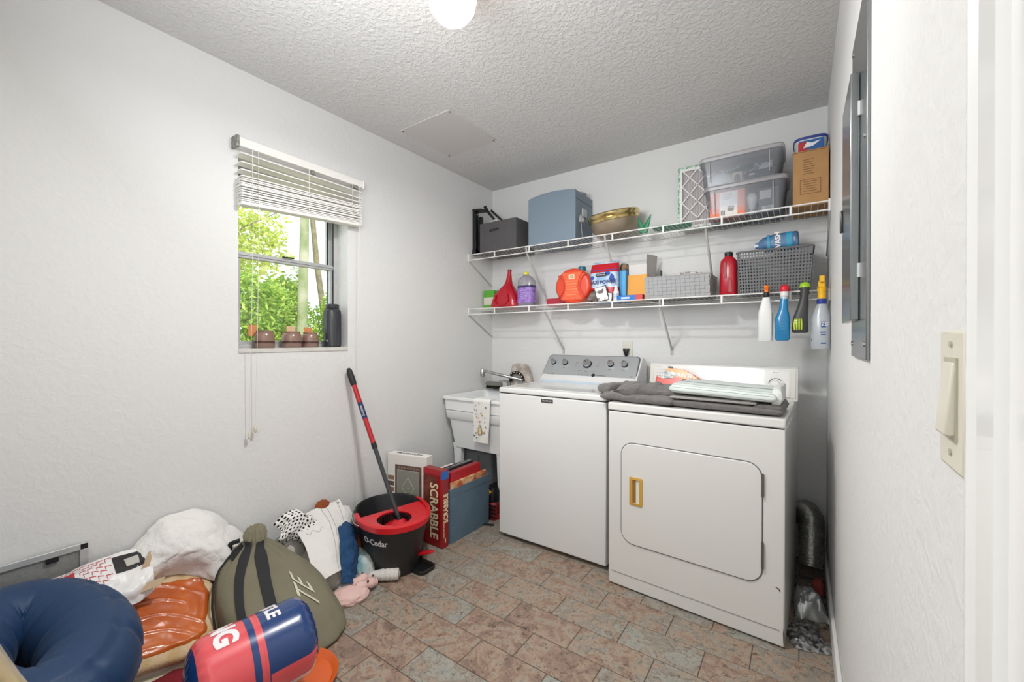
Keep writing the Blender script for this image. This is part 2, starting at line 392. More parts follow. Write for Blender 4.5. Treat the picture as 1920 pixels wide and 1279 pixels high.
# ---- window
glass = clear_mat('window_glass', 'f4f8f6', gloss=.05, body=.0, rough=.02)
wf = MB(); XG0, XG1 = -.150, -.095
wf.box(XG0, XG1, Y0W, Y1W, Z0W, Z0W+.034).box(XG0, XG1, Y0W, Y1W, Z1W-.03, Z1W)
wf.box(XG0, XG1, Y0W, Y0W+.03, Z0W+.034, Z1W-.03).box(XG0, XG1, Y1W-.030, Y1W, Z0W+.034, Z1W-.03)
win = struct('window_1', wf, alu, bevel=.002)
MZ = 1.605
def sash(z0, z1, x0, x1, st, name):
    m = MB(); a, b = Y0W+.03, Y1W-.03
    m.box(x0, x1, a, b, z0, z0+st).box(x0, x1, a, b, z1-st, z1).box(x0, x1, a, a+st, z0+st, z1-st).box(x0, x1, b-st, b, z0+st, z1-st)
    s_ = obj(name, m, alu, win, bevel=.0015)
    obj('pane', MB().box((x0+x1)/2-.002, (x0+x1)/2+.002, a+st, b-st, z0+st, z1-st), glass, s_, ang=0)
    return s_
sash(MZ-.002, Z1W-.03, -.146, -.128, .020, 'upper_sash')
ls = sash(Z0W+.034, MZ+.012, -.122, -.102, .019, 'lower_sash')
obj('meeting_rail', MB().box(-.126, -.094, Y0W+.03, Y1W-.03, MZ-.016, MZ+.014).box(-.1, -.088, Y0W+.03, Y1W-.03, MZ-.004, MZ+.004), alu, ls, bevel=.002)
obj('weather_strip', MB().box(-.098, -.092, Y1W-.034, Y1W-.030, Z0W+.034, Z1W-.03).box(-.127, -.1235, Y1W-.052, Y1W-.045, Z0W+.05, Z1W-.04), dark_line, win)
obj('latch', MB().box(-.094, -.08, -1.68, -1.62, MZ+.014, MZ+.02), black_pl, ls, bevel=.002)
struct('trim_4', MB().box(-.095, .004, Y0W-.0, Y1W+.0, Z0W-.004, Z0W+.017), mat('sill_marble', 'd9d7d2', .3, var=.12, vscale=14), bevel=.002)

# ---- blind
bl_m = mat('blind_vinyl', 'f1efea', .45)
t = thing('window_blind', 'white faux wood venetian blind pulled up crooked over the window', 'blind', (0.03, -1.615, 2.105), world=True)
obj('headrail', MB().box(.002, .050, -1.936, -1.296, 2.068, 2.108), bl_m, t, bevel=.003)
br = MB().box(.0, .056, -1.950, -1.937, 2.060, 2.112)
obj('bracket', br, mat('bracket_metal', '9b9a94', .4, .6, var=.5, vscale=60), t, bevel=.002)
obj('bracket', MB().box(.0, .056, -1.2955, -1.289, 2.062, 2.110), bl_m, t, bevel=.002)
for a_, b_ in ((-1.60, -1.585), (-1.36, -1.33)): obj('valance_clip', MB().box(.04, .054, a_, b_, 2.051, 2.069), mat('clip', '8a8880', .5), t)
sl = MB(); prof = [(.004, 0), (.016, .0022), (.030, .003), (.044, .0022), (.056, 0), (.056, -.0052), (.044, -.0030), (.030, -.0022), (.016, -.0030), (.004, -.0052)]
sl.loft([[Vector((x, y, z)) for x, z in prof] for y in (-.313, .313)])
me = sl.mesh('slat'); me.materials.append(bl_m); me.shade_smooth(); me.set_sharp_from_angle(angle=.6)
zs = [(2.034, .002), (1.998, .012), (1.968, .03)] + [(1.945-.0085*k, .045+.0012*k) for k in range(13)]
for z, tl in zs:
    o = bpy.data.objects.new('slat', me); C.objects.link(o); o.parent = t; o.matrix_parent_inverse = PINV[t.name]
    o.location = (random.uniform(0, .004), -1.618+random.uniform(-.003, .003), z); o.rotation_euler = (tl+random.uniform(-.004, .004), random.uniform(-.05, .05)-.05, 0)
m = MB(Matrix.Translation((.031, -1.618, 1.832)) @ Matrix.Rotation(.063, 4, 'X')); m.box(-.026, .026, -.313, .313, -.009, .009)
obj('bottom_rail', m, bl_m, t, bevel=.004)
for yy, dz in ((-1.86, 0), (-1.62, .012), (-1.37, .028)):
    m = MB()
    for xx in (.006, .062): m.tube([(xx, yy, 2.065), (xx, yy, 1.83+dz)], .0011, 5)
    obj('ladder_cord', m, bl_m, t)
cordm = mat('cord', 'e4e0d6', .7)
for yy, zz in ((-1.888, .760), (-1.862, .785)):
    c = obj('pull_cord', MB().tube([(.064, yy, 2.062), (.066, yy+.002, 1.7), (.05, yy, 1.2), (.03, yy, zz)], .0013, 6), cordm, t)
    obj('tassel', MB().lathe([(.003, zz+.004), (.007, zz-.004), (.008, zz-.02), (.004, zz-.03)], cx=.03, cy=yy, seg=14), mat('tassel', 'd8d3c0', .4), c)
c = obj('pull_cord', MB().tube([(.064, -1.325, 2.062), (.06, -1.325, 1.6), (.02, -1.32, .45), (.012, -1.315, .10)], .0012, 6), cordm, t)

# ---- things on the sill
zsill = Z0W+.0175
jm = clear_mat('jar_glass', 'cfaa9c', gloss=.10, body=.55, rough=.15, bcol='b08f80')
J = [(-1.785, .044, .086, 'leftmost pinkish brown glass jar on the window sill with an orange tag behind it'), (-1.652, .047, .084, 'middle pinkish brown glass jar on the window sill with a pale tag'), (-1.553, .042, .080, 'pinkish brown glass jar beside the dark bottle on the window sill')]
for i, (y, r, h, lab) in enumerate(J):
    t = thing('glass_jar', lab, 'jar', (-.048, y, zsill), group='pinkish jars on the window sill')
    obj('body', MB().lathe([(.0, .004), (r*.93, 0), (r, .006), (r*1.0, h*.62), (r*.93, h*.8), (r*.82, h*.88), (r*.86, h), (r*.82, h), (r*.78, h*.88), (r*.88, h*.78), (r*.94, h*.6), (r*.94, .010), (0, .009)][1:], seg=28), jm, t)
    obj('wax', MB().lathe([(r*.9, .009), (r*.92, h*.45)], seg=24), mat('wax', 'b89484', .6, var=.4, vscale=30), t)
    tg = [mat('tag_orange', 'd08a55', .7), mat('tag_pale', 'dcb695', .7), mat('tag_orange', 'd08a55', .7)][i]
    tm = frame((-.042, (-.035, .018, .012)[i], h*.8), (0, 1, 0), (-.15, (-.45, .3, .1)[i], 1))
    obj('tag', MB(tm).box(-.022, .022, -.01, .045, 0, .002), tg, t)
    obj('print', MB().box(r*.80, r*.82+.004, -.012 + (.008 if i else .012), .01, h*.35, h*.5) if False else MB().lathe([(r*1.003, h*.28), (r*1.003, h*.40)], seg=28, cap0=False, cap1=False), mat('jar_print', '5b3a33', .6, var=.7, vscale=90), t)
t = thing('water_bottle', 'dark grey translucent bottle standing at the right end of the window sill', 'bottle', (-.047, -1.425, zsill))
obj('body', MB().lathe([(.040, 0), (.046, .008), (.046, .185), (.043, .205), (.033, .215)], seg=32), clear_mat('smoke_plastic', '54585e', gloss=.07, body=.6, bcol='46494e'), t)
obj('cap', MB().lathe([(.034, .215), (.036, .218), (.036, .238), (.033, .241)], seg=28), mat('cap_dark', '34373c', .35), t)
obj('lining', MB().lathe([(.030, .004), (.030, .19)], seg=24), mat('lining_dark', '303338', .5), t)
M_ = frame((-.001, -.018, .035), (.4, -1, 0), (0, 0, 1))
obj('emblem', MB(Matrix.Translation((.0467*.38, -.0467*.925+.0, .035)) @ Matrix.Rotation(-.38, 4, 'Z')).box(-.01, .01, -.0015, .0008, -.006, .006), mat('emblem', 'e5e5e5', .4), t, bevel=.001)

# ---- outside
struct('ground', MB().box(-40, -.2, -14, 40, -.45, -.35), mat('dry_ground', 'b7a583', .95, col2='7f8a55', vscale=1.2), ang=0)
def leaf_mat(name, a, b_):
    m = bpy.data.materials.new(name); m.use_nodes = True; N = m.node_tree.nodes; L = m.node_tree.links; b = N['Principled BSDF']
    g = N.new('ShaderNodeNewGeometry'); r = N.new('ShaderNodeValToRGB'); r.color_ramp.elements[0].color = (*srgb(a), 1); r.color_ramp.elements[1].color = (*srgb(b_), 1)
    L.new(g.outputs['Random Per Island'], r.inputs[0]); L.new(r.outputs[0], b.inputs['Base Color']); b.inputs['Roughness'].default_value = .5
    tl = N.new('ShaderNodeBsdfTranslucent'); L.new(r.outputs[0], tl.inputs[0]); mx = N.new('ShaderNodeMixShader'); mx.inputs[0].default_value = .45
    L.new(b.outputs[0], mx.inputs[1]); L.new(tl.outputs[0], mx.inputs[2]); L.new(mx.outputs[0], N['Material Output'].inputs[0]); return m
lm1 = leaf_mat('leaf_green', '6f9a35', 'c3d665'); lm2 = leaf_mat('leaf_yellow', 'a9bb4c', 'e2e58c')
bark = mat('bark', '8a8068', .9, var=.35, vscale=9); palebark = mat('pale_bark', 'b0ab97', .9, col2='7d8a5c', vscale=4)
def foliage(mb, c, r, n, ls, hollow=.35):
    for _ in range(n):
        while True:
            d = Vector((random.uniform(-1, 1), random.uniform(-1, 1), random.uniform(-1, 1)))
            if hollow < d.length < 1: break
        p = Vector(c)+Vector((d.x*r[0], d.y*r[1], d.z*r[2]))*(.8+.35*noise.noise(d*2.5+Vector(c)))
        u = Vector((random.gauss(0, 1), random.gauss(0, 1), random.gauss(0, .6))).normalized(); v = u.cross(Vector((random.gauss(0, 1), random.gauss(0, 1), random.gauss(0, 1)))).normalized(); s_ = ls*random.uniform(.6, 1.3)
        mb.add([p-u*s_, p-v*s_*.38+u.cross(v)*s_*.1, p+u*s_, p+v*s_*.38+u.cross(v)*s_*.1], [(0, 1, 2), (0, 2, 3)])
def shrub(name, label, cat, c, r, n, ls, lm, stems):
    t = thing(name, label, cat, (c[0], c[1], -.35), world=True)
    mb = MB(); foliage(mb, c, r, n, ls); o = obj('foliage', mb, lm, t, ang=0); o['kind'] = 'stuff'
    mb = MB()
    for k in range(stems):
        a = random.uniform(0, 6.28); e = (c[0]+r[0]*.6*math.cos(a), c[1]+r[1]*.6*math.sin(a), c[2]+r[2]*random.uniform(-.1, .6))
        mb.tube([(c[0]+.06*math.cos(a), c[1]+.06*math.sin(a), -.35), ((c[0]+e[0])/2+.05, (c[1]+e[1])/2, (e[2]-.35)/2), e], [.02, .014, .005], 6)
    obj('stem', mb, bark, t)
shrub('garden_shrub', 'dense light green shrub filling the left of the window view', 'shrub', (-3.0, -.62, 1.16), (.62, .62, 1.08), 9500, .036, lm1, 9)
shrub('garden_shrub', 'rounded green shrub in the middle of the window view left of the pale trunk', 'shrub', (-4.3, .36, 1.28), (.60, .58, 1.16), 9500, .040, lm1, 8)
shrub('garden_shrub', 'smaller green shrub right of the pale trunk seen through the window', 'shrub', (-4.7, 1.50, 1.12), (.55, .50, 1.00), 6000, .040, lm1, 7)
t = thing('garden_tree', 'slim pale straight tree trunk rising past the window view', 'tree', (-2.6, -.20, -.35), world=True)
obj('trunk', MB().tube([(-2.6, -.26, -.35), (-2.6, -.235, 1.0), (-2.6, -.20, 2.2), (-2.62, -.17, 4.2)], [.062, .055, .050, .045], 14), palebark, t)
mb = MB(); foliage(mb, (-2.7, -.15, 4.5), (1.0, 1.1, .7), 2500, .06); o = obj('foliage', mb, lm2, t, ang=0); o['kind'] = 'stuff'
t = thing('garden_tree', 'thin leaning dark trunk right of the pale trunk in the window', 'tree', (-5.2, 1.55, -.35), world=True)
obj('trunk', MB().tube([(-5.2, 1.75, -.35), (-5.2, 1.60, 1.6), (-5.2, 1.45, 2.6), (-5.3, 1.35, 4.2)], [.06, .055, .05, .04], 12), bark, t)
mb = MB(); foliage(mb, (-5.3, 1.5, 4.7), (1.0, 1.0, .8), 1800, .07); o = obj('foliage', mb, lm2, t, ang=0); o['kind'] = 'stuff'
t = thing('garden_tree', 'airy yellow green tree with thin forking branches high in the window', 'tree', (-5.6, -.2, -.35), world=True)
mb = MB()
mb.tube([(-5.6, .1, -.35), (-5.6, -.1, 1.4), (-5.5, -.35, 2.3)], [.06, .045, .03], 8)
for k in range(11):
    a = random.uniform(-1.2, 1.2); b0 = Vector((-5.55, -.2, 2.2+.06*k)); e = b0+Vector((random.uniform(-.8, .8), math.sin(a)*1.4+.2, random.uniform(.3, 1.2)))
    mb.tube([b0, b0.lerp(e, .5)+Vector((0, 0, .12)), e], [.022, .014, .006], 5)
obj('trunk', mb, bark, t)
mb = MB(); foliage(mb, (-5.9, .35, 2.9), (.8, 1.15, 1.0), 3600, .055, .1); o = obj('foliage', mb, lm2, t, ang=0); o['kind'] = 'stuff'

# ---- electrical panel on the right wall
pm = mat('panel_steel', '8d9192', .22, .85, var=.08, vscale=3)
t = thing('breaker_panel', 'grey metal electrical panel with a hinged door high on the right wall', 'panel', (RW, -1.5, 1.15), world=True)
obj('cover', MB().box(RW-.007, RW, -1.665, -1.375, 1.152, 1.945), pm, t, bevel=.002)
dr = obj('panel_door', MB().box(RW-.024, RW-.0075, -1.552, -1.335, 1.238, 1.800), pm, t, bevel=.002)
for z_ in (1.70, 1.335): obj('hinge', MB().box(RW-.0115, RW-.0072, -1.5570, -1.5525, z_, z_+.032), gloss_white, dr)
obj('latch', MB().box(RW-.030, RW-.0242, -1.356, -1.343, 1.48, 1.54), mat('latch_grey', '55585a', .4, .5), dr, bevel=.003)
for y, z in ((-1.400, 1.185), (-1.640, 1.185), (-1.400, 1.92), (-1.64, 1.62)):
    obj('screw', MB().cyl((RW-.0065, y, z), (RW-.0095, y, z), .006, seg=12), metal, t)

# ---- light switch
bg = mat('beige_plastic', 'd9d4c4', .35)
t = thing('light_switch', 'beige light switch plate on the right wall beside the door casing', 'switch', (RW, -2.243, 1.14), world=True)
obj('plate', MB().box(RW-.006, RW, -2.277, -2.206, 1.078, 1.202), bg, t, bevel=.003)
obj('frame', MB().box(RW-.0075, RW-.006, -2.262, -2.226, 1.106, 1.178), mat('beige_dark', 'b7b2a0', .5), t)
m = MB(frame((RW-.0075, -2.244, 1.142), (0, -1, 0), (0.08, 0, 1))); m.box(-.015, .015, -.032, .032, -.004, .004)
obj('rocker', m, bg, t, bevel=.002)
for z in (1.094, 1.190): obj('screw', MB().cyl((RW-.006, -2.243, z), (RW-.0075, -2.243, z), .003, seg=10), mat('beige_dark', 'b7b2a0', .5), t)

# ---- outlet with plug
t = thing('wall_outlet', 'white outlet plate on the back wall above the washer', 'outlet', (1.160, 0, 1.125), world=True)
obj('plate', MB().box(1.125, 1.197, -.006, 0, 1.068, 1.183), mat('outlet_ivory', 'dcd9cd', .4), t, bevel=.003)
obj('socket', MB().box(1.143, 1.179, -.009, -.006, 1.132, 1.166), mat('outlet_ivory', 'dcd9cd', .4), t, bevel=.002)
t = thing('power_plug', 'black plug and cord hanging from the wall outlet behind the washer', 'plug', (1.155, -.02, 1.10), world=True)
obj('plug_body', MB().sellipse([(1.135, .019, .013, 3, 1.157, -.022), (1.125, .021, .014, 3, 1.157, -.024), (1.10, .014, .011, 3, 1.157, -.024), (1.075, .005, .005, 2, 1.157, -.022)], seg=20), black_pl, t)
obj('cord', MB().tube([(1.157, -.022, 1.08), (1.158, -.025, 1.0), (1.15, -.03, .8), (1.13, -.03, .4)], .004, 8), black_pl, t)
# ---- brass lever of the entry door
brass = mat('brass', 'b9a27a', .22, 1.0)
t = thing('door_lever', 'blurred brass door lever poking in at the bottom left corner', 'handle', (1.535, YF-.025, .88), world=True)
obj('rose', MB().cyl((1.535, YF-.025, .918), (1.535, YF-.013, .918), .032, .029, 28), brass, t)
obj('neck', MB().cyl((1.535, YF-.014, .918), (1.535, -2.745, .918), .012, .011, 18), brass, t)
m = MB(); secs = []
for x, rx, rz, y in ((1.520, .010, .010, -2.745), (1.545, .016, .014, -2.742), (1.61, .015, .0125, -2.735), (1.66, .014, .012, -2.728), (1.678, .009, .009, -2.726)):
    secs.append([Vector((x, y+rx*math.cos(2*PI*k/20), .920+rz*math.sin(2*PI*k/20))) for k in range(20)])
m.loft(secs); obj('lever', m, brass, t)
# ================================================================== washer
enamel = mat('white_enamel', 'e4e4e3', .22, coat=.4)
enamel_d = mat('dryer_enamel', 'e2e1de', .25, coat=.4)
steel_face = mat('console_silver', 'bfc3c5', .32, .45, var=.06, vscale=3)
steel_dark = mat('console_edge', '6f7274', .4, .5)
t = thing('washing_machine', 'white top loading washer with a silver five knob console', 'washer', (.965, -.42, 0), world=True)
WX0, WX1, WY0, WY1 = .622, 1.308, -.743, -.10
body = obj('body', MB().box(WX0, WX1, WY0, WY1, .022, .869), enamel, t, bevel=.006)
m = MB(); m.box(WX0-.001, WX1+.001, WY0-.002, WY1, .8735, .905)
obj('top_panel', m, enamel, t, bevel=.008, seg=3)
obj('seam', MB().box(WX0+.005, WX1-.005, WY0+.005, WY1-.005, .868, .874), dark_line, t)
m = MB(); m.prism(rrect(WX0+.05, WX1-.05, WY0+.035, -.275, .05), .905, .909)
obj('lid', m, mat('lid_white', 'dcdddc', .15, coat=.6), t, bevel=.002)
for x in (WX0+.05, WX1-.05):
    for y in (WY0+.06, -.17):
        obj('foot', MB().lathe([(.018, 0), (.026, .003), (.026, .011), (.012, .014), (.012, .03)], seg=20, cx=x, cy=y), mat('foot_ivory', 'cfc9ad', .5), t)
# console: side profile (y,z) lofted along x, face sloping back
fb = Vector((0, -.240, .932)); ft = Vector((0, -.130, 1.073))
sl_ = (ft-fb).normalized(); nrm = Vector((0, -sl_.z, sl_.y))
def prof(inset, zc=0): return [(-.275+inset, .905), (-.262+inset, .925), (-.132+inset*.3, 1.070-inset*.6), (-.118, 1.078-inset), (-.075, 1.074-inset), (-.062, 1.05-inset), (-.062, .905)]
m = MB(); m.loft([[Vector((x, a, b)) for a, b in prof(i)] for x, i in ((.618, .03), (.621, .008), (.630, 0), (1.286, 0), (1.302, .004), (1.306, .02))])
con = obj('console', m, enamel, t, ang=40)
# silver face panel: rounded trapezoid on the slope
def face_pt(x, s, off): return Vector((x, 0, 0)) + Vector((0, fb.y, fb.z)).lerp(Vector((0, ft.y, ft.z)), s) + nrm*off
FM = Matrix(((1, 0, 0, 0), (0, sl_.y, nrm.y, fb.y), (0, sl_.z, nrm.z, fb.z), (0, 0, 0, 1)))
LH = (ft-fb).length
def trap(e, z0, z1, mb):
    poly = []
    P = [(.628-e, -.012-e), (1.292+e, -.012-e), (1.286+e, LH+.004+e), (.636-e, LH+.004+e)]
    r = .022
    for i, (cx, cy) in enumerate(P):
        sx = 1 if i in (0, 3) else -1; sy = 1 if i in (0, 1) else -1
        for k in range(6):
            a = [180, 270, 0, 90][i]+90*k/5; a = math.radians(a); poly.append((cx+sx*r+r*math.cos(a), cy+sy*r+r*math.sin(a)))
    mb.prism(poly, z0, z1)
m = MB(FM); trap(.006, -.012, .008, m); obj('bezel', m, steel_dark, t, bevel=.003)
m = MB(FM); trap(0, .007, .0105, m); obj('control_panel', m, steel_face, t, bevel=.001)
obj('trim_strip', MB().box(.640, 1.285, -.292, -.274, .9052, .917), mat('pale_blue_trim', 'c4d6e2', .3), t, bevel=.003)
kn = mat('knob_silver', 'c9cbcb', .22, .9); kb = mat('knob_base', '1f2022', .35)
for i, (x, r) in enumerate(((.686, .0185), (.778, .0185), (.946, .029), (1.110, .0195), (1.203, .0195))):
    m = MB(FM); s0 = .118 if i != 2 else .112
    m.lathe([(r*1.08, .010), (r*1.08, .017), (r*.98, .020)], seg=30, cx=x, cy=s0)
    k = obj('knob', m, kb, t)
    m = MB(FM @ Matrix.Translation((x, s0, 0))); m.lathe([(r*.93, .020), (r*.95, .034), (r*.86, .038), (r*.60, .0385)], seg=30); obj('knob_cap', m, kn, k)
    m = MB(FM @ Matrix.Translation((x, s0, 0)) @ Matrix.Rotation(.5 if i != 2 else .9, 4, 'Z')); m.box(-.0016, .0016, r*.25, r*.85, .0385, .0405); obj('pointer', m, kb, k)
ink = mat('ink_grey', '55585a', .6)
for s_, x, y, sz in (('MAYTAG', .690, .024, .013), ('BRAVOS', .742, .024, .006), ('NORMAL', .862, .100, .006), ('HEAVY', .866, .122, .006), ('QUICK', 1.025, .12, .006), ('SOAK', 1.022, .100, .006), ('RINSE', .90, .058, .006), ('CASUAL', .95, .052, .006), ('DELICATE', 1.00, .06, .006), ('TEMP', .778, .078, .006), ('SIZE', .686, .078, .006), ('OPTION', 1.110, .076, .006), ('START', 1.203, .076, .006), ('MCT', 1.262, .03, .009)):
    if s_ in ('BRAVOS',): continue
    text('lettering', s_ if s_ != 'MAYTAG' else 'MAYTAG', sz, FM @ Matrix.Translation((x, y, .0108)), ink, t)
text('lettering', 'COMMERCIAL', .010, FM @ Matrix.Translation((1.065, .026, .0108)), ink, t)
for k in range(6):
    m = MB(FM @ Matrix.Translation((.905+.021*k+(.012 if k > 3 else 0), .028, .0105))); m.lathe([(.0026, 0), (.0026, .001)], seg=10); obj('indicator_light', m, ink, t)
m = MB(FM @ Matrix.Translation((1.010, .027, .0105))); m.lathe([(.0125, 0), (.0125, .0012)], seg=24); obj('badge_disc', m, kb, t)
bp = obj('nameplate', MB().box(.920, .995, WY0-.003, WY0, .838, .858), mat('plate_dark', '3a3c3e', .35), t, bevel=.001)
text('lettering', 'MAYTAG', .014, frame((.9575, WY0-.0032, .848), (1, 0, 0), (0, 0, 1)), mat('plate_text', 'c9c9c9', .4), bp, sx=1.05)

# ================================================================== dryer (local frame: front left foot at origin, rotated slightly)
DO, DA = Vector((1.354, -.827, 0)), math.radians(-2.84)
DMAT = Matrix.Translation(DO) @ Matrix.Rotation(DA, 4, 'Z')
t = thing('clothes_dryer', 'white front loading dryer with a gold door pull', 'dryer', DO, DA)
obj('body', MB().box(0, .726, 0, .665, .006, .846), enamel_d, t, bevel=.005)
obj('seam', MB().box(.004, .722, .004, .66, .844, .852), dark_line, t)
obj('top_panel', MB().box(-.003, .728, -.003, .668, .8505, .888), enamel_d, t, bevel=.007, seg=3)
m = MB(Matrix(((1, 0, 0, 0), (0, 0, 1, 0), (0, 1, 0, 0), (0, 0, 0, 1))))
def xz(mb, poly, y0, y1):
    n = len(poly); vs = [(x, y0, z) for x, z in poly]+[(x, y1, z) for x, z in poly]
    mb.add(vs, [tuple(range(n)), tuple(range(n, 2*n))[::-1]]+[(k, n+k, n+(k+1) % n, (k+1) % n) for k in range(n)]); return mb
def sk(poly): # the door is slightly lower on the left than on the right in the photo; keep it square
    return poly
obj('door_gap', xz(MB(), rrect(.064, .654, .222, .706, .062, 8), -.0012, .004), mat('gap_grey', '6a6a68', .7), t)
door = obj('door', xz(MB(), rrect(.068, .650, .226, .702, .058, 8), -.006, .002), enamel_d, t, bevel=.003, seg=3)
gold = mat('gold_plastic', 'd9ab4d', .35, .25)
hm = MB(); o_ = rrect(.110, .172, .414, .545, .006, 3); i_ = rrect(.124, .158, .424, .535, .004, 3); n_ = len(o_)
rings = [[Vector((x, y, z)) for x, z in q] for q, y in ((o_, -.005), (o_, -.010), (i_, -.012), (i_, -.001))]
hm.loft(rings, False, True); h_ = obj('door_pull', hm, gold, door, label='gold recessed pull')
obj('pull_back', MB().box(.126, .140, -.0075, -.004, .426, .533), mat('gold_dark', 'a5782c', .4, .3), h_)
for z0, z1 in ((.575, .665), (.290, .395)):
    m = MB(); m.cyl((.653, -.007, z0), (.653, -.007, z1), .0045, seg=12); obj('hinge', m, mat('hinge_dark', '6d6a60', .5, .6), door)
obj('kick_crease', MB().box(.016, .709, -.0012, .002, .0655, .0695), mat('crease', 'a3a29e', .6), t)
obj('rust_chip', MB().add([(.7255, -.0004, .015), (.7262, -.0002, .05), (.7235, -.0008, .085), (.7210, -.0008, .06), (.7225, -.0008, .03)], [(0, 1, 2, 3, 4)]), mat('rust', '5b4636', .8), t)
m = MB(); m.add([(.692, -.0007, .232), (.706, -.0007, .226), (.711, -.0007, .214), (.7125, -.0007, .224), (.706, -.0007, .232)], [(0, 1, 2, 3, 4)]); obj('scratch', m, mat('rust', '5b4636', .8), t)
m = MB(); m.add([(.60, -.0007, .232), (.604, -.0007, .235), (.606, -.0007, .231)], [(0, 1, 2)]); obj('scratch', m, mat('rust', '5b4636', .8), t)
# console
c0 = [(.575, .888), (.592, .90), (.618, 1.047), (.626, 1.053), (.660, 1.053), (.665, 1.04), (.665, .888)]
m = MB(); m.loft([[Vector((x, a, b)) for a, b in c0] for x in (-.008, .735)])
obj('console', m, enamel_d, t, bevel=.003)
DF = Matrix(((1, 0, 0, 0), (0, (.618-.592)/.1493, -.9848, .592), (0, .9848, .1741, .900), (0, 0, 0, 1)))
m = MB(DF); m.box(.016, .700, .004, .140, 0, .002); obj('control_panel', m, mat('console_white', 'e9e8e4', .15, coat=.6), t, bevel=.001)
for x0 in (-.006, .704):
    m = MB(DF); m.box(x0, x0+.022, 0, .148, 0, .004); obj('end_cap', m, mat('console_cream', 'dedbd0', .35), t, bevel=.0015)
m = MB(DF); m.box(.002, .715, -.001, .003, 0, .0015); obj('base_line', m, mat('crease', 'a3a29e', .6), t)
m = MB(DF @ Matrix.Translation((.640, .066, 0))); m.lathe([(.034, .002), (.036, .004), (.034, .006)], seg=36); sk_ = obj('dial_skirt', m, mat('console_white', 'e9e8e4', .15), t)
m = MB(DF @ Matrix.Translation((.640, .064, 0))); m.lathe([(.021, .006), (.022, .020), (.019, .026), (.010, .026)], seg=30); obj('dial', m, mat('dial_white', 'efeeea', .3), sk_)
m = MB(DF @ Matrix.Translation((.640, .066, .0062))); m.tube([(.030*math.cos(a), .030*math.sin(a), 0) for a in [math.radians(40+12*k) for k in range(12)]], .0018, 6); obj('dial_arc', m, mat('ink_grey', '55585a', .6), sk_)
m = MB(DF @ Matrix.Translation((.640, .128, .002))); m.sellipse([(0, .018, .008, 2), (.001, .018, .008, 2)], seg=24); lg = obj('badge', m, mat('badge_grey', 'b9bab8', .3, .5), t)
text('lettering', 'Roper', .010, DF @ Matrix.Translation((.640, .128, .0032)), ink, lg)
for k in range(7):
    m = MB(DF); yy = .134-.018*k; m.box(.022, .060+.05*((k*37 % 5)/5), yy, yy+.0012, .002, .0025); obj('printed_line', m, mat('print_pale', 'a9a9a6', .6), t)
text('lettering', 'TIMED DRY', .007, DF @ Matrix.Translation((.095, .118, .0023)), mat('print_pale', 'a9a9a6', .6), t)
text('lettering', 'FABRIC SIGNAL', .006, DF @ Matrix.Translation((.070, .098, .0023)), mat('print_pale', 'a9a9a6', .6), t)

# ---- towels on the dryer (placed with the dryer's own frame)
tw_d = mat('towel_grey', '7a7472', 1.0, bump=.9, bscale=320, var=.25, vscale=60, sheen=.4)
tw_l = mat('towel_light', 'b9b4b0', 1.0, bump=.9, bscale=260, var=.2, vscale=160, sheen=.4)
ZT = .8885
def folded(mb, M, lx, ly, h, seed=0, amp=.006, nz=5, sag=0, taper=1.0):
    """a folded cloth slab: rounded long edges, soft irregular surface; long axis x"""
    rr = []; nx = 44; seg = 28
    for i in range(nx+1):
        u = i/nx; x = (u-.5)*lx; e = max(.12, (1-abs(2*u-1)**26))**.5; ring = []
        for k in range(seg):
            a = 2*PI*k/seg; c, s_ = math.cos(a), math.sin(a)
            y = ly/2*math.copysign(abs(c)**.38, c)*(.97+.03*e); z = h/2*(1+math.copysign(abs(s_)**.7, s_)*e)
            q = Vector((x*7, y*7, z*12+seed*5))
            z2 = z+amp*(fbm(q, 3)+(.9*ridge(q*1.3, 3)-.3 if amp > .01 else 0))*(z/h) + sag*(1-(2*u-1)**2)*(z/h); y2 = y+amp*fbm(q+Vector((9, 4, 1)), 3)*1.3
            ring.append(M @ Vector((x, y2, max(z2, .0002))))
        rr.append(ring)
    return mb.loft(rr)
DT = DMAT @ Matrix.Translation((0, 0, ZT))
t = thing('folded_towel', 'grey terry towel folded flat at the bottom of the pile on the dryer', 'towel', DT @ Vector((.50, .2, 0)), DA, world=True)
m = MB(); folded(m, DT @ Matrix.Translation((.497, .19, 0)), .435, .33, .034, 1, .005); obj('cloth', m, tw_d, t, ang=70)
m = MB(); folded(m, DT @ Matrix.Translation((.660, .19, .012)) @ Matrix.Rotation(PI/2, 4, 'Z'), .30, .10, .030, 5, .005); obj('folded_end', m, tw_d, t, ang=70)
t = thing('folded_towel', 'pale grey ribbed towel folded thin in the middle of the pile on the dryer', 'towel', DT @ Vector((.46, .2, .036)), DA, world=True)
m = MB(); folded(m, DT @ Matrix.Translation((.452, .185, .0345)), .345, .30, .018, 2, .004); obj('cloth', m, tw_l, t, ang=70)
t = thing('folded_blanket', 'white blanket with thin green stripes folded on top of the grey towels', 'blanket', DT @ Vector((.49, .2, .053)), DA, world=True)
bm_ = stripe_mat('striped_blanket', 'dfe6e3', '7f978c', 15, .13, 'U')
m = MB(); folded(m, DT @ Matrix.Translation((.486, .195, .0535)) @ Matrix.Rotation(.03, 4, 'Y'), .415, .34, .050, 3, .006); obj('cloth', m, bm_, t, ang=70)
m = MB(); folded(m, DT @ Matrix.Translation((.690, .20, .040)) @ Matrix.Rotation(PI/2, 4, 'Z'), .30, .036, .070, 6, .010); obj('folded_edge', m, mat('blanket_white', 'e6e8e6', .95, bump=.5, bscale=120), t, ang=70)
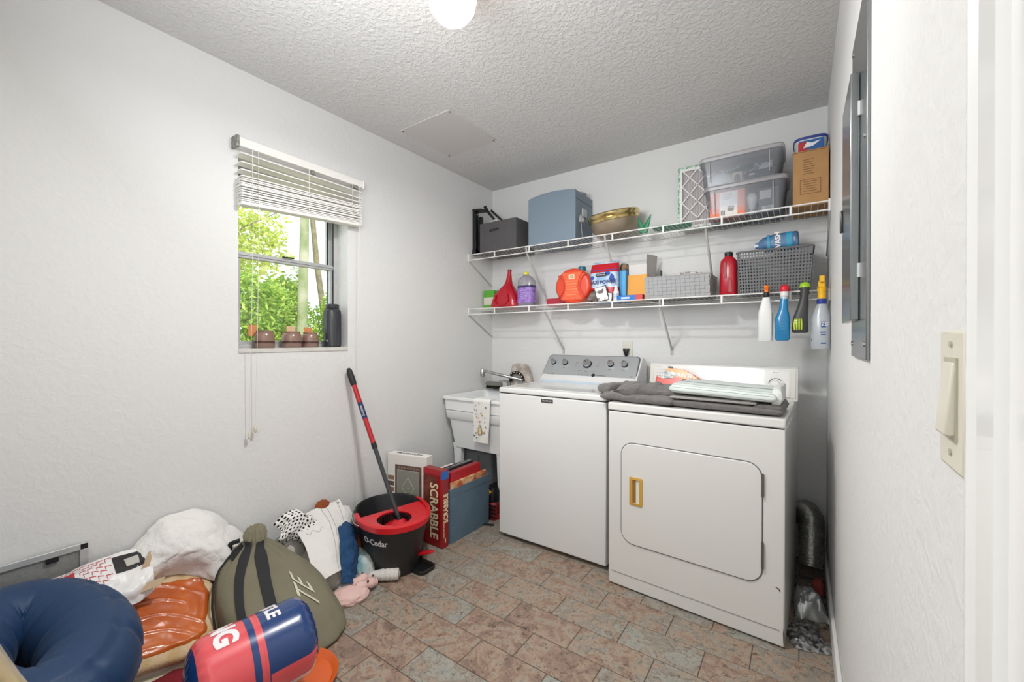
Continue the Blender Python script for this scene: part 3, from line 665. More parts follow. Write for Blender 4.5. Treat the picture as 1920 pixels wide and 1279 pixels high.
# crumpled dark towel, left
t = thing('crumpled_towel', 'dark grey towel bunched up on the left of the dryer lid', 'towel', DT @ Vector((.12, .2, 0)), DA, world=True)
m = MB()
folded(m, DT @ Matrix.Translation((.125, .155, .0)) @ Matrix.Rotation(-.08, 4, 'Z'), .365, .28, .034, 7, .022)
obj('lower_fold', m, tw_d, t, ang=80)
m = MB(); folded(m, DT @ Matrix.Translation((.150, .19, .026)) @ Matrix.Rotation(.10, 4, 'Z') @ Matrix.Rotation(-.05, 4, 'Y'), .32, .27, .046, 11, .036)
obj('upper_fold', m, tw_d, t, ang=80)
m = MB(); folded(m, DT @ Matrix.Translation((-.02, .20, .026)) @ Matrix.Rotation(1.1, 4, 'Z'), .24, .10, .045, 13, .014)
obj('side_fold', m, tw_d, t, ang=80)
# red and orange packet leaning against the console
t = thing('scrub_pad_packet', 'red and orange printed packet leaning on the dryer console behind the towels', 'packet', DT @ Vector((.2, .5, 0)), DA, world=True)
PM = DT @ frame((.190, .50, .072), (1, 0, -.06), (0, .42, 1))
red_p = mat('packet_red', 'd8331d', .3); org_p = mat('packet_orange', 'e8952f', .3); 
def pillow(mb, M, poly_w, poly_h, th, n=14):
    return mb.loft([[M @ Vector((x*(1-abs(z)/th*0.02), y, z)) for x, y in poly_w] for z in (-th/2, th/2)])
m = MB(PM); m.prism([(-.125, -.045), (.10, -.040), (.155, .012), (.115, .024), (.07, .050), (.02, .070), (-.06, .074), (-.095, .045), (-.125, .02)], -.008, .008); pk = obj('packet_body', m, red_p, t, bevel=.006)
m = MB(PM); m.prism([(-.085, .022), (.05, .018), (.10, .026), (.065, .048), (.018, .067), (-.058, .070), (-.085, .05)], .008, .0095); obj('orange_panel', m, org_p, t)
m = MB(PM); m.prism([(-.118, .012), (-.085, .004), (-.03, .014), (-.01, .038), (-.045, .054), (-.085, .048), (-.112, .032)], .0095, .0112); obj('picture', m, mat('packet_picture', 'd2d2cc', .3, col2='6d7c86', vscale=60), t)
text('lettering', 'RINSE', .032, PM @ Matrix.Translation((.030, .034, .012)), mat('white_ink', 'f4f0ea', .4), t, bold=.001)
m = MB(PM); m.box(-.07, -.045, .074, .082, -.004, .004); obj('hang_tab', m, black_pl, t)

# ================================================================== vent duct and rubbish beside the dryer
foil = mat('foil', 'c9c9c7', .25, 1.0, bump=.3, bscale=90)
t = thing('vent_duct', 'crinkled silver foil dryer duct bending down between the dryer and the right wall', 'duct', (2.175, -.25, 0), world=True)
pts = [Vector(p) for p in ((2.05, -.080, .22), (2.10, -.085, .275), (2.150, -.10, .295), (2.172, -.14, .275), (2.175, -.19, .225), (2.172, -.24, .155), (2.170, -.28, .085))]
m = MB(); ps = []; rr = []
for i in range(111):
    ps.append(catmull(pts, i/110)); rr.append(.051*(1.0 if i < 75 else 1.0-.002*(i-75)) + (.0055 if i % 3 == 0 else (-.003 if i % 3 == 1 else 0)) + random.uniform(-.0012, .0012))
m.tube(ps, rr, 26); obj('hose', m, foil, t, ang=20)
def crumple_plane(mb, c, sx, sy, h, seed, n=26, rot=0, base=.002):
    rz = Matrix.Rotation(rot, 3, 'Z')
    def fn(u, v):
        p = Vector(((u-.5)*sx, (v-.5)*sy, 0)); e = max(0, 1-max(abs(2*u-1), abs(2*v-1))**3)
        q = p*16+Vector((seed*4.1, seed, 0))
        z = base+h*e*(.45+.55*ridge(q, 3)) ; off = Vector((fbm(q+Vector((5, 0, 3)), 2), fbm(q+Vector((0, 8, 3)), 2), 0))*.02
        w_ = rz@(p+off); return Vector((c[0]+w_.x, c[1]+w_.y, c[2]+max(z, base)))
    return mb.sheet(fn, n, n, .001)
t = thing('foil_strip', 'torn black and silver foil lying flat on the floor at the dryer corner', 'foil', (2.165, -.78, 0), world=True)
m = MB(); crumple_plane(m, (2.150, -.735, 0), .135, .17, .03, 3, rot=.3); obj('sheet', m, mat('dark_foil', '4b4b4c', .28, .9, col2='c9c9c9', vscale=55), t, ang=15)
t = thing('plastic_bag', 'clear crumpled plastic bag on the floor below the foil duct', 'bag', (2.17, -.52, 0), world=True)
m = MB(); crumple_plane(m, (2.160, -.545, .01), .12, .15, .10, 8, rot=.1); obj('film', m, clear_mat('bag_clear', 'dfe3e4', gloss=.25, body=.30, rough=.2), t, ang=20)
t = thing('lint_pile', 'dark grey dust and lint heaped on the floor beside the dryer', 'lint', (2.17, -.40, 0), world=True)
m = MB(); crumple_plane(m, (2.165, -.43, 0), .115, .42, .045, 5, n=40); obj('lint', m, mat('lint', '54504b', 1, col2='8d867c', vscale=70, bump=.8, bscale=120), t, ang=80)
t = thing('rag', 'small dark red rag on the floor under the foil duct', 'cloth', (2.20, -.36, 0), world=True)
m = MB(); blob(m, (2.196, -.38, .02), (.022, .035, .04), 4, .4, seg=30, rings=18); obj('cloth', m, mat('rag_red', '96463f', .9), t, ang=80)

# ================================================================== laundry tub
tub = mat('tub_plastic', 'eff1f1', .38)
t = thing('utility_sink', 'pale grey plastic laundry tub on legs in the back left corner', 'sink', (.29, -.31, 0), world=True)
sx0, sx1, sy0, sy1, sz = .012, .596, -.615, -.012, .79
# rim with inner bowl
def rr4(z, x0, x1, y0, y1, r): return [Vector((x, y, z)) for x, y in rrect(x0, x1, y0, y1, r, 5)]
m = MB(); m.loft([rr4(sz-.10, sx0+.030, sx1-.03, sy0+.030, sy1-.01, .03), rr4(sz-.095, sx0+.012, sx1-.012, sy0+.016, sy1, .02), rr4(sz-.022, sx0+.010, sx1-.010, sy0+.014, sy1, .02), rr4(sz-.018, sx0, sx1, sy0, sy1, .02), rr4(sz-.004, sx0, sx1, sy0, sy1, .02), rr4(sz, sx0+.004, sx1-.004, sy0+.004, sy1-.004, .02),
    rr4(sz-.002, sx0+.022, sx1-.022, sy0+.025, sy1-.125, .03), rr4(sz-.02, sx0+.030, sx1-.030, sy0+.033, sy1-.130, .04), rr4(sz-.33, sx0+.075, sx1-.075, sy0+.075, sy1-.16, .05)], False, True)
obj('rim_and_bowl', m, tub, t, ang=40)
m = MB(); m.loft([rr4(.425, sx0+.060, sx1-.060, sy0+.062, sy1-.04, .03), rr4(sz-.125, sx0+.026, sx1-.026, sy0+.030, sy1-.02, .03), rr4(sz-.10, sx0+.018, sx1-.018, sy0+.022, sy1-.015, .02)], True, False)
obj('tub_body', m, tub, t, ang=40)
obj('band', MB().loft([rr4(sz-.165, sx0+.026, sx1-.026, sy0+.031, sy1-.02, .03), rr4(sz-.150, sx0+.015, sx1-.015, sy0+.019, sy1-.02, .03), rr4(sz-.098, sx0+.012, sx1-.012, sy0+.016, sy1-.012, .02)], False, False), tub, t, ang=40)
obj('back_ledge', MB().box(sx0+.01, sx1-.01, sy1-.115, sy1, sz-.002, sz+.014), tub, t, bevel=.006)
for cx, cy in ((sx0+.088, sy0+.09), (.487, sy0+.09), (sx0+.088, sy1-.08), (.487, sy1-.08)):
    s_x = 1 if cx < .3 else -1
    m = MB(); m.loft([[Vector((cx+a*w_, cy+b*w_*.6, z)) for a, b in ((-1, -1), (1, -1), (1, 1), (-1, 1))] for z, w_ in ((0, .022), (.40, .034), (.45, .040))]); obj('leg', m, tub, t, bevel=.004)
# faucet
t = thing('faucet', 'chrome laundry faucet reaching over the tub beside the washer', 'faucet', (.33, -.09, .80), world=True)
obj('deck_plate', MB().box(.20, .45, -.115, -.065, .804, .826), metal, t, bevel=.006)
obj('spout', MB().tube([(.37, -.09, .826), (.37, -.09, .868), (.355, -.10, .884), (.20, -.16, .918), (.075, -.205, .944)], [.013, .013, .0125, .0115, .0115], 16), metal, t)
obj('aerator', MB().lathe([(.010, .898), (.018, .905), (.020, .925), (.019, .945), (.012, .963), (.004, .968)], cx=.062, cy=-.212, seg=24), metal, t)
for x in (.235, .42):
    k = obj('handle_stem', MB().cyl((x, -.09, .826), (x, -.09, .852), .014, .012, 18), metal, t)
    obj('handle', MB().tube([(x, -.09, .856), (x-.03, -.12, .868), (x-.055, -.15, .862)], [.012, .009, .008], 12), metal, k)
t = thing('cloth_bundle', 'taupe quilted cloth bundle behind the faucet with a dotted black band', 'cloth', (.33, -.05, .80), world=True)
cb = mat('taupe_cloth', 'd0c6bc', .95, col2='a59a8f', vscale=16, bump=.5, bscale=60)
m = MB(); m.sellipse([(.806, .105, .038, 3, .325, -.052), (.84, .108, .042, 2.8, .322, -.05), (.90, .10, .038, 2.6, .318, -.048), (.96, .082, .032, 2.5, .312, -.046), (.995, .070, .028, 2.6, .308, -.045), (1.006, .05, .02, 2.6, .306, -.045)], 44); o = obj('cloth', m, cb, t, ang=70, sub=1)
for i, v in enumerate(o.data.vertices): v.co += Vector((fbm(v.co*22, 3), fbm(v.co*22+Vector((4, 4, 4)), 3)*.8, fbm(v.co*18+Vector((9, 1, 4)), 3)*.6))*.022
for v in o.data.vertices: v.co.y = min(v.co.y, -.006); v.co.z = max(v.co.z, .805)
arc = [(.318+.060*math.cos(a), -.104-.01*math.sin(a), .885+.055*math.sin(a)) for a in [math.radians(-35+12.5*k) for k in range(20)]]
bd = obj('band', MB().tube(arc, .011, 12), mat('band_black', '221d1b', .8), t)
for k in range(1, 19, 2):
    p = arc[k]; obj('dot', MB().sphere((p[0], p[1]-.0095, p[2]+.002), .0042, 10, 6), mat('dot_white', 'efece6', .6), bd)
t = thing('scrub_brush', 'grey topped scrub brush with black bristles on the tub edge', 'brush', (.15, -.10, .805), world=True)
obj('brush_back', MB().sellipse([(.834, .078, .034, 2.4, .145, -.168), (.850, .080, .035, 2.4, .145, -.168), (.862, .064, .026, 2.4, .145, -.168)], 32), mat('brush_grey', '77776f', .5), t)
m = MB()
for k in range(230):
    a = random.uniform(0, 6.28); q = math.sqrt(random.random()); x = .145+.076*q*math.cos(a); y = -.168+.033*q*math.sin(a); m.cyl((x, y, .836), (x+random.gauss(0, .004)+.012*q*math.cos(a), y+random.gauss(0, .004), .806), .0022, .0016, 4)
o = obj('bristles', m, mat('bristle_black', '171613', .8), t, ang=0); o['kind'] = 'stuff'
# hand towel over the rim
t = thing('hand_towel', 'white hand towel with a small dark and gold print hanging over the tub rim', 'towel', (.395, -.62, .80), world=True)
ht = mat('hand_towel_white', 'ecebe6', .95, bump=.4, bscale=260)
def htf(u, v):
    w_ = .064+.004*math.sin(v*5); x = .400+(u-.5)*2*w_-.012*v; L_ = v*.42
    if L_ < .05: y = -.565-.0+(-.055)*(L_/.05); z = .7965+.001*math.sin(L_*60)
    elif L_ < .075: a = (L_-.05)/.025*PI/2; y = -.620-.008*math.sin(a); z = .7965-.010*(1-math.cos(a))
    else: y = -.630-.004*math.sin(u*9+v*3)*v-.002; z = .786-(L_-.075)*.80
    return Vector((x, y, z))
m = MB(); m.sheet(htf, 24, 60, .004); hw = obj('cloth', m, ht, t, ang=60)
def tm(x, z): return frame((x, -.6405, z), (1, 0, 0), (0, 0, 1))
pr = [mat('print_brown', '4a352a', .8), mat('print_dark', '22242c', .8), mat('print_red', 'a03a2c', .8), mat('print_gold', 'c79a3a', .8)]
random.seed(21)
for k in range(26):
    x = .387+random.uniform(-.052, .052); z = random.uniform(.53, .772)
    if abs(x-.388) < .03 and .55 < z < .62: continue
    m = MB(tm(x, z) @ Matrix.Rotation(random.uniform(0, 3), 4, 'Z')); r = random.uniform(.003, .0062); m.sellipse([(-.001, r, r*.6, 2), (.0006, r, r*.6, 2)], 10); obj('printed_spot', m, pr[k % 4], hw)
for (x, z, r) in ((.386, .600, .014), (.388, .578, .017), (.384, .620, .008)):
    m = MB(tm(x, z)); m.sellipse([(-.001, r*1.15, r, 2), (.0004, r*1.15, r, 2)], 22); obj('printed_outline', m, pr[0], hw)
    m = MB(tm(x, z)); m.sellipse([(0, r*.9, r*.75, 2), (.0009, r*.9, r*.75, 2)], 22); obj('printed_fill', m, mat('print_cream', 'e3cf9a', .8), hw)
# under the tub
t = thing('storage_tote', 'dark grey plastic tote pushed under the laundry tub', 'box', (.20, -.32, 0), world=True)
dg = mat('tote_grey', '77797b', .6)
m = MB(); m.loft([rr4(0, .02, .335, -.46, -.10, .02), rr4(.40, .005, .362, -.49, -.07, .02), rr4(.405, .012, .355, -.483, -.077, .02)]); obj('body', m, dg, t, bevel=.002)
obj('rim', MB().loft([rr4(.375, .0035, .366, -.494, -.066, .02), rr4(.395, .0035, .368, -.496, -.064, .02)]), dg, t)
obj('rib', MB().box(.24, .252, -.494, -.46, .02, .37), dg, t)
t = thing('power_tool', 'black and yellow tool with a red body lying beside the washer', 'tool', (.42, -.52, 0), world=True)
obj('body', MB().sellipse([(.115, .05, .10, 3, .43, -.50), (.16, .052, .105, 3, .43, -.50), (.205, .04, .09, 3, .43, -.50)], 24), black_pl, t)
obj('grip', MB(Matrix.Translation((.415, -.60, .19)) @ Matrix.Rotation(.5, 4, 'Y')).box(-.035, .035, -.012, .012, -.01, .012), mat('tool_yellow', 'd9a82a', .4), t, bevel=.003)
obj('housing', MB().sellipse([(0, .045, .075, 3, .445, -.53), (.10, .045, .075, 3, .445, -.53), (.115, .03, .06, 3, .445, -.53)], 24), mat('tool_red', 'a8281f', .5, col2='3a1412', vscale=30), t)
for z in (.02, .045, .07, .095): obj('grille_bar', MB().box(.402, .49, -.6085, -.604, z, z+.008), black_pl, t)
obj('cable', MB().tube([(.40, -.58, .10), (.36, -.60, .05), (.37, -.66, .008), (.44, -.70, .008), (.52, -.66, .008)], .006, 8), black_pl, t)
# ================================================================== wire shelves
wire_m = mat('white_wire', 'ecebe8', .35)
brace_m = mat('brace_white', 'bdbcb9', .4)
def P(name, mb, m, t, **kw): return obj(name, mb, m, t, **kw)
def shelf(zt, zb, label, braces, bz):
    t = thing('wire_shelf', label, 'shelf', (RW/2, -.15, zb), world=True, group='white wire shelves on the back wall')
    yF = -.305
    for y, z, r in ((yF, zt, .0038), (yF-.001, zb, .0038), (-.012, zt-.002, .0032), (-.15, zt-.0055, .003)):
        P('rail', MB().cyl((.004, y, z), (RW-.004, y, z), r, seg=8), wire_m, t)
    me = MB().cyl((0, yF, 0), (0, -.008, 0), .0013, seg=5).mesh('wire'); me.materials.append(wire_m)
    x = .02
    while x < RW-.01:
        o = bpy.data.objects.new('wire', me); C.objects.link(o); o.parent = t; o.matrix_parent_inverse = PINV[t.name]; o.location = (x, 0, zt-.001); x += .0262
    me = MB().box(-.0045, .0045, yF-.003, yF+.002, zb, zt).mesh('lip_post'); me.materials.append(wire_m)
    for k in range(7):
        o = bpy.data.objects.new('lip_post', me); C.objects.link(o); o.parent = t; o.matrix_parent_inverse = PINV[t.name]; o.location = (.253+.3052*k, 0, 0)
    for x, pz in braces:
        b = P('brace', MB().tube([(x+.004, yF+.006, zt-.002), (x+.004, yF+.02, zb-.004), (x, -.014, pz), (x, -.006, pz-.012)], .0066, 8), brace_m, t)
        P('wall_clip', MB().box(x-.009, x+.009, -.004, 0, pz-.045, pz+.004), brace_m, b, bevel=.001)
    # end brackets on the side walls
    for xs, s_ in ((0, 1), (RW, -1)):
        a, b_ = (xs, xs+s_*.010) if s_ > 0 else (xs+s_*.010, xs)
        P('end_bracket', MB().box(a, b_, yF-.014, yF+.018, zb-.010, zt+.008), smooth_white, t, bevel=.003)
        q = .004*s_
        m = MB(); m.add([(xs+q*.3, yF+.012, zb-.008), (xs+q*.3, yF-.012, zb-.008), (xs+q*.3, -.030, bz-.02), (xs+q*.3, -.004, bz-.02), (xs+q*1.6, yF+.012, zb-.008), (xs+q*1.6, yF-.012, zb-.008), (xs+q*1.6, -.030, bz-.02), (xs+q*1.6, -.004, bz-.02)], [(0, 1, 2, 3), (7, 6, 5, 4), (0, 4, 5, 1), (1, 5, 6, 2), (2, 6, 7, 3), (3, 7, 4, 0)] if s_ > 0 else [(3, 2, 1, 0), (4, 5, 6, 7), (1, 5, 4, 0), (2, 6, 5, 1), (3, 7, 6, 2), (0, 4, 7, 3)])
        P('side_strap', m, brace_m, t)
    return t
ZU, ZL = 1.852, 1.431
shelf(ZU, 1.810, 'upper white wire shelf holding storage bins and boxes', [(.523, 1.53), (1.112, 1.53), (1.692, 1.53)], 1.66)
shelf(ZL, 1.389, 'lower white wire shelf above the washer holding cleaning supplies', [(.672, 1.132), (1.450, 1.140)], 1.24)
U = ZU+.0025; Lz = ZL+.0025

# ---------------- upper shelf
t = thing('folding_stand', 'black folded metal stand upright in the back left corner of the upper shelf', 'stand', (.03, -.24, U), world=True)
P('post', MB().box(.004, .036, -.266, -.228, U, 2.20), black_pl, t, bevel=.003)
P('post', MB().box(.042, .066, -.235, -.205, U, 2.16), black_pl, t, bevel=.003)
m = MB(Matrix.Translation((.038, -.245, 2.205)) @ Matrix.Rotation(.12, 4, 'Y')); m.prism([(-.034, -.025), (.055, -.025), (.085, .04), (-.02, .04)], -.006, .010); P('top_plate', m, black_pl, t, bevel=.002)
P('handle', MB().tube([(.075, -.20, 2.245), (.10, -.19, 2.20), (.155, -.17, 2.13)], [.013, .011, .009], 12), black_pl, t)
P('handle', MB().tube([(.115, -.17, 2.215), (.15, -.16, 2.18), (.21, -.15, 2.125)], [.009, .009, .008], 12), black_pl, t)
P('rivet', MB().cyl((.052, -.262, 2.17), (.052, -.258, 2.17), .006, seg=12), metal, t)
P('foot', MB().box(.002, .036, -.272, -.222, U, U+.05), black_pl, t, bevel=.006)
def openbin(mb, x0, x1, y0, y1, z0, z1, tap, th, r=.012):
    f = lambda z, e: rr4(z, x0+e, x1-e, y0+e, y1-e, max(r-e*.2, .003))
    return mb.loft([f(z0, tap), f(z1, 0), f(z1, th), f(z0+th, tap+th)])
t = thing('fabric_bin', 'charcoal grey fabric cube bin near the left end of the upper shelf', 'bin', (.27, -.15, U), world=True)
fb_m = mat('charcoal_fabric', '5c5a5b', .95, bump=.4, bscale=300, var=.08, vscale=30)
m = MB(); openbin(m, .082, .428, -.278, -.02, U, 2.085, .002, .006); b = P('body', m, fb_m, t)
P('handle', MB().tube([(.195, -.281, 2.015), (.20, -.293, 2.02), (.24, -.297, 2.022), (.262, -.293, 2.024), (.268, -.281, 2.028)], .006, 8), mat('charcoal_strap', '3a393a', .8), t)
t = thing('cloth', 'white crumpled cloth sticking out of the charcoal fabric bin', 'cloth', (.16, -.15, 2.0), world=True)
m = MB(); blob(m, (.165, -.16, 2.02), (.062, .075, .075), 3, .28, seg=40, rings=24); P('fabric', m, mat('cloth_white', 'dcd8d2', .95), t, ang=70)

t = thing('storage_box', 'large slate blue plastic storage box with a domed top on the upper shelf', 'box', (.717, -.15, U), world=True)
sb_m = mat('slate_plastic', '7b8b99', .5, bump=.15, bscale=180)
sbd = mat('slate_plastic_dark', '5f6b77', .55)
def domed(z0, x0, x1, y0, y1, top, e=0):
    pts = []
    for k in range(13):
        u = k/12; pts.append((x0+(x1-x0)*u, top+.026*(1-(2*u-1)**2)))
    return [(x1, z0), ] + [(x, z) for x, z in reversed(pts)] + [(x0, z0)]
poly = [(.536, U), (.905, U), (.905, 2.190)] + [(.905-.369*k/12, 2.190+.018*math.sin(PI*k/12)) for k in range(1, 12)] + [(.536, 2.185)]
P('body', xz(MB(), poly, -.285, -.02), sb_m, t, bevel=.006, seg=3)
P('lid_seam', MB().box(.9045, .9062, -.282, -.03, 2.131, 2.137), sbd, t)
lt = P('latch', MB().box(.905, .916, -.19, -.12, 2.03, 2.085), mat('latch_clear', 'b9bfc4', .3), t, bevel=.004)
t = thing('bag_of_hangers', 'clear bag lying on top of the slate blue storage box', 'bag', (.80, -.07, 2.2), world=True)
m = MB(); blob(m, (.79, -.09, 2.206), (.09, .045, .022), 6, .3, seg=36, rings=20); P('film', m, clear_mat('bag_clear', 'dfe3e4'), t, ang=40)

t = thing('gold_bowl', 'wide taupe bowl with a shiny gold rim tilted on the upper shelf', 'bowl', (1.14, -.16, U), world=True)
gold_r = mat('polished_gold', 'dcc58e', .2, 1.0); taupe = mat('taupe_metal', 'a0917e', .35, .5)
BM = Matrix.Translation((1.128, -.160, 1.935)) @ Matrix.Rotation(math.radians(12), 4, 'X') @ Matrix.Rotation(math.radians(-4), 4, 'Y')
m = MB(BM); m.lathe([(.085, -.066), (.095, -.066), (.125, -.045), (.148, -.010), (.154, .035), (.150, .035), (.143, -.008), (.12, -.040), (.088, -.058)], 56); P('basin', m, taupe, t, ang=50)
m = MB(BM); m.lathe([(.152, .030), (.160, .034), (.163, .048), (.158, .054), (.164, .060), (.166, .078), (.158, .086), (.150, .082), (.149, .035)], 56, False, False); P('rim', m, gold_r, t, ang=50)
t = thing('paper_bag_clip', 'crumpled clear wrapper clipped beside the gold bowl', 'wrapper', (.945, -.23, U), world=True)
m = MB(); blob(m, (.925, -.235, 1.975), (.014, .022, .034), 2, .35, seg=24, rings=16); P('film', m, clear_mat('wrapper_clear', 'e0e3e4', gloss=.2, body=.35), t, ang=40)
P('tail', MB().tube([(.925, -.235, 1.985), (.930, -.24, 1.92), (.938, -.24, U)], .0022, 6), clear_mat('wrapper_clear', 'e0e3e4'), t)

grn = mat('green_plastic', '1f8053', .4)
t = thing('garden_tongs', 'green plastic leaf shaped tongs standing open on the upper shelf', 'tongs', (1.32, -.2, U), world=True)
for pts in ([(1.325, -.2, U), (1.318, -.2, 1.885), (1.295, -.205, 1.955)], [(1.332, -.2, U), (1.343, -.2, 1.885), (1.374, -.205, 1.96)]):
    m = MB(Matrix.Translation((0, -.2, 0)) @ Matrix.Diagonal((1, .35, 1, 1)) @ Matrix.Translation((0, .2, 0))); m.tube([catmull([Vector(p) for p in pts], k/10) for k in range(11)], [.020, .021, .022, .021, .020, .018, .016, .013, .010, .006, .002], 12); P('blade', m, grn, t)
t = thing('green_tray', 'flat green plastic piece lying on the upper shelf before the air filter', 'tray', (1.5, -.2, U), world=True)
m = MB(); m.prism([(1.40, -.27), (1.62, -.26), (1.60, -.17), (1.44, -.15), (1.39, -.2)], U, U+.014); P('plate', m, grn, t, bevel=.004)
# air filter
t = thing('air_filter', 'pleated white furnace air filter with a green edge leaning on the wall', 'filter', (1.66, -.06, U), world=True)
FX0, FX1, FZ0, FZ1 = 1.51, 2.0, U, 2.235
m = MB(); m.box(FX0, FX1, -.115, -.095, FZ0, FZ1); 
fr = P('pleats', None or (lambda m: m)(MB().loft([[Vector((FX0+.02+(FX1-FX0-.04)*k/60, -.108+(.009 if k % 2 else 0), z)) for k in range(61)]+[Vector((FX1-.02, -.092, z)), Vector((FX0+.02, -.092, z))] for z in (FZ0+.02, FZ1-.02)])), mat('filter_media', 'c9c3c4', .95), t, ang=0)
for b in ((FX0, FX0+.012, FZ0, FZ1), (FX1-.012, FX1, FZ0, FZ1), (FX0+.012, FX1-.012, FZ0, FZ0+.012), (FX0+.012, FX1-.012, FZ1-.012, FZ1)):
    P('frame_edge', MB().box(b[0], b[1], -.114, -.090, b[2], b[3]), mat('filter_green', '3c9a6b', .5, col2='dfe8e0', vscale=55), t)
wf_ = mat('filter_card', 'ece9e6', .7)
P('card_frame', MB().box(FX0+.012, FX0+.026, -.1155, -.112, FZ0+.012, FZ1-.012).box(FX0+.026, FX1-.012, -.1155, -.112, FZ1-.026, FZ1-.012).box(FX0+.026, FX1-.012, -.1155, -.112, FZ0+.012, FZ0+.026), wf_, t)
cw, ch = .086, .098
for i in range(6):
    for j in range(4):
        cx = FX0+.026+cw*(i+.5); cz = FZ1-.02-ch*(j+.5)
        if cx > FX1-.04 or cz < FZ0+.02: continue
        for s_ in (1, -1):
            m = MB(frame((cx, -.1135, cz), (cw, 0, s_*ch), (0, 1, 0))); L2 = math.hypot(cw, ch)/2; m.box(-L2, L2, -.0018, .0018, -.0032, .0032); P('lattice_strip', m, wf_, t)
t = thing('cardboard_box', 'small brown cardboard box at the right end of the upper shelf', 'box', (2.165, -.15, U), world=True)
cb_m = mat('cardboard', 'b58a5b', .85, var=.08, vscale=20); cb_i = mat('cardboard_print', '80613f', .8)
P('body', MB().box(2.093, 2.236, -.262, -.03, U, 2.122), cb_m, t, bevel=.002)
P('flap_edge', MB().box(2.092, 2.2375, -.264, -.030, 2.1225, 2.1265), cb_m, t)
for k in range(7): P('printed_line', MB().box(2.135, 2.180-.004*(k % 3), -.2632, -.262, 2.080-.0115*k, 2.083-.0115*k), cb_i, t)
for b in ((2.122, 2.206, 1.983, 1.985), (2.122, 2.206, 1.913, 1.915), (2.122, 2.124, 1.915, 1.983), (2.204, 2.206, 1.915, 1.983)): P('printed_frame', MB().box(b[0], b[1], -.2632, -.262, b[2], b[3]), cb_i, t)
for k in range(5): P('printed_line', MB().box(2.135, 2.190-.006*(k % 2), -.2632, -.262, 1.972-.0115*k, 1.9745-.0115*k), cb_i, t)
t = thing('food_tub', 'clear tub with a blue lid and printed label on top of the cardboard box', 'tub', (2.165, -.15, 2.127), world=True)
m = MB(); m.sellipse([(2.1275, .062, .075, 4, 2.165, -.165), (2.190, .069, .083, 4, 2.165, -.165)], 36); P('body', m, mat('tub_clear', 'cfd6d8', .2), t)
P('lid', MB().sellipse([(2.188, .072, .086, 4, 2.165, -.165), (2.199, .073, .087, 4, 2.165, -.165), (2.202, .070, .084, 4, 2.165, -.165)], 36), mat('tub_lid_blue', '34408c', .3), t)
P('label', MB().box(2.118, 2.218, -.2475, -.238, 2.130, 2.184), mat('label_blue', '2f5f9e', .4), t, bevel=.003)
P('label_patch', MB().prism([(0, 0)]*3, 0, 0) if False else MB().box(2.114, 2.150, -.2485, -.247, 2.130, 2.176), mat('label_red', 'b52e36', .4), t)
P('label_patch', xz(MB(), [(2.135, 2.145), (2.175, 2.150), (2.205, 2.172), (2.168, 2.166), (2.150, 2.175)], -.2495, -.2478), mat('label_white', 'e6e9ea', .4), t)

clear = clear_mat('bin_clear', 'e9ebee', gloss=.035, body=.12, rough=.25, bcol='c9cdd2')
lidm = clear_mat('bin_lid', 'e8e6e8', gloss=.05, body=.42, rough=.3, bcol='d9d5d8')
def clearbin(label, x0, x1, z0, z1, y0=-.284, y1=-.018):
    t = thing('clear_bin', label, 'bin', ((x0+x1)/2, (y0+y1)/2, z0), world=True, group='clear plastic bins on the upper shelf')
    m = MB(); openbin(m, x0, x1, y0+.008, y1-.004, z0, z1-.018, .017, .0025, .03); P('body', m, clear, t)
    m = MB(); m.loft([rr4(z1-.026, x0-.006, x1+.006, y0, y1, .035), rr4(z1-.012, x0-.008, x1+.008, y0-.002, y1+.002, .035), rr4(z1-.002, x0-.002, x1+.002, y0+.004, y1-.004, .035), rr4(z1, x0+.012, x1-.012, y0+.016, y1-.016, .03)]); P('lid', m, lidm, t)
    for x in (x0+.05, x1-.06): P('rib', MB().box(x, x+.004, y0+.004, y0+.008, z0+.02, z1-.03), lidm, t)
    return t
clearbin('clear plastic bin with a lid holding an orange box and a light bulb', 1.686, 2.068, U, 2.036)
clearbin('clear plastic bin stacked on top of the bin with the orange box', 1.662, 2.052, 2.0375, 2.198)
z0 = U+.004
t = thing('power_supply_box', 'orange box with a white label inside the lower clear bin', 'box', (1.79, -.2, z0), world=True)
P('body', MB().box(1.713, 1.885, -.262, -.17, z0, 2.000), mat('coral_box', 'ec7b58', .45), t, bevel=.003)
P('label', MB().box(1.762, 1.848, -.2632, -.262, z0+.008, 1.994), mat('label_paper', 'e9e3df', .6), t)
for k in range(4): P('printed_line', MB().box(1.775, 1.83-.008*(k % 2), -.2638, -.2632, 1.982-.009*k, 1.984-.009*k), ink, t)
P('printed_block', MB().box(1.768, 1.788, -.2638, -.2632, z0+.012, z0+.036), mat('label_dark', '66615e', .6, col2='bdb7b2', vscale=200), t)
P('printed_block', MB().box(1.800, 1.832, -.2638, -.2632, z0+.030, z0+.058), mat('label_dark', '66615e', .6), t)
t = thing('light_bulb', 'white light bulb standing in the lower clear bin', 'bulb', (1.91, -.22, z0), world=True)
P('glass', MB().lathe([(.012, z0+.030), (.020, z0+.052), (.028, z0+.078), (.029, z0+.094), (.022, z0+.110), (.008, z0+.119), (.001, z0+.120)], cx=1.912, cy=-.22, seg=28), mat('bulb_white', 'f0eeea', .3), t)
P('screw_base', MB().lathe([(.012, z0), (.013, z0+.008), (.012, z0+.016), (.013, z0+.024), (.012, z0+.032)], cx=1.912, cy=-.22), alu, t)
t = thing('adapter_box', 'dark grey boxed adapter at the right end of the lower clear bin', 'box', (1.99, -.15, z0), world=True)
P('body', MB().box(1.943, 2.035, -.240, -.06, z0, z0+.128), mat('adapter_grey', '77797c', .5), t, bevel=.003)
P('label', MB().box(1.950, 2.000, -.2415, -.24, z0+.072, z0+.115), mat('label_paper', 'e9e3df', .6), t)
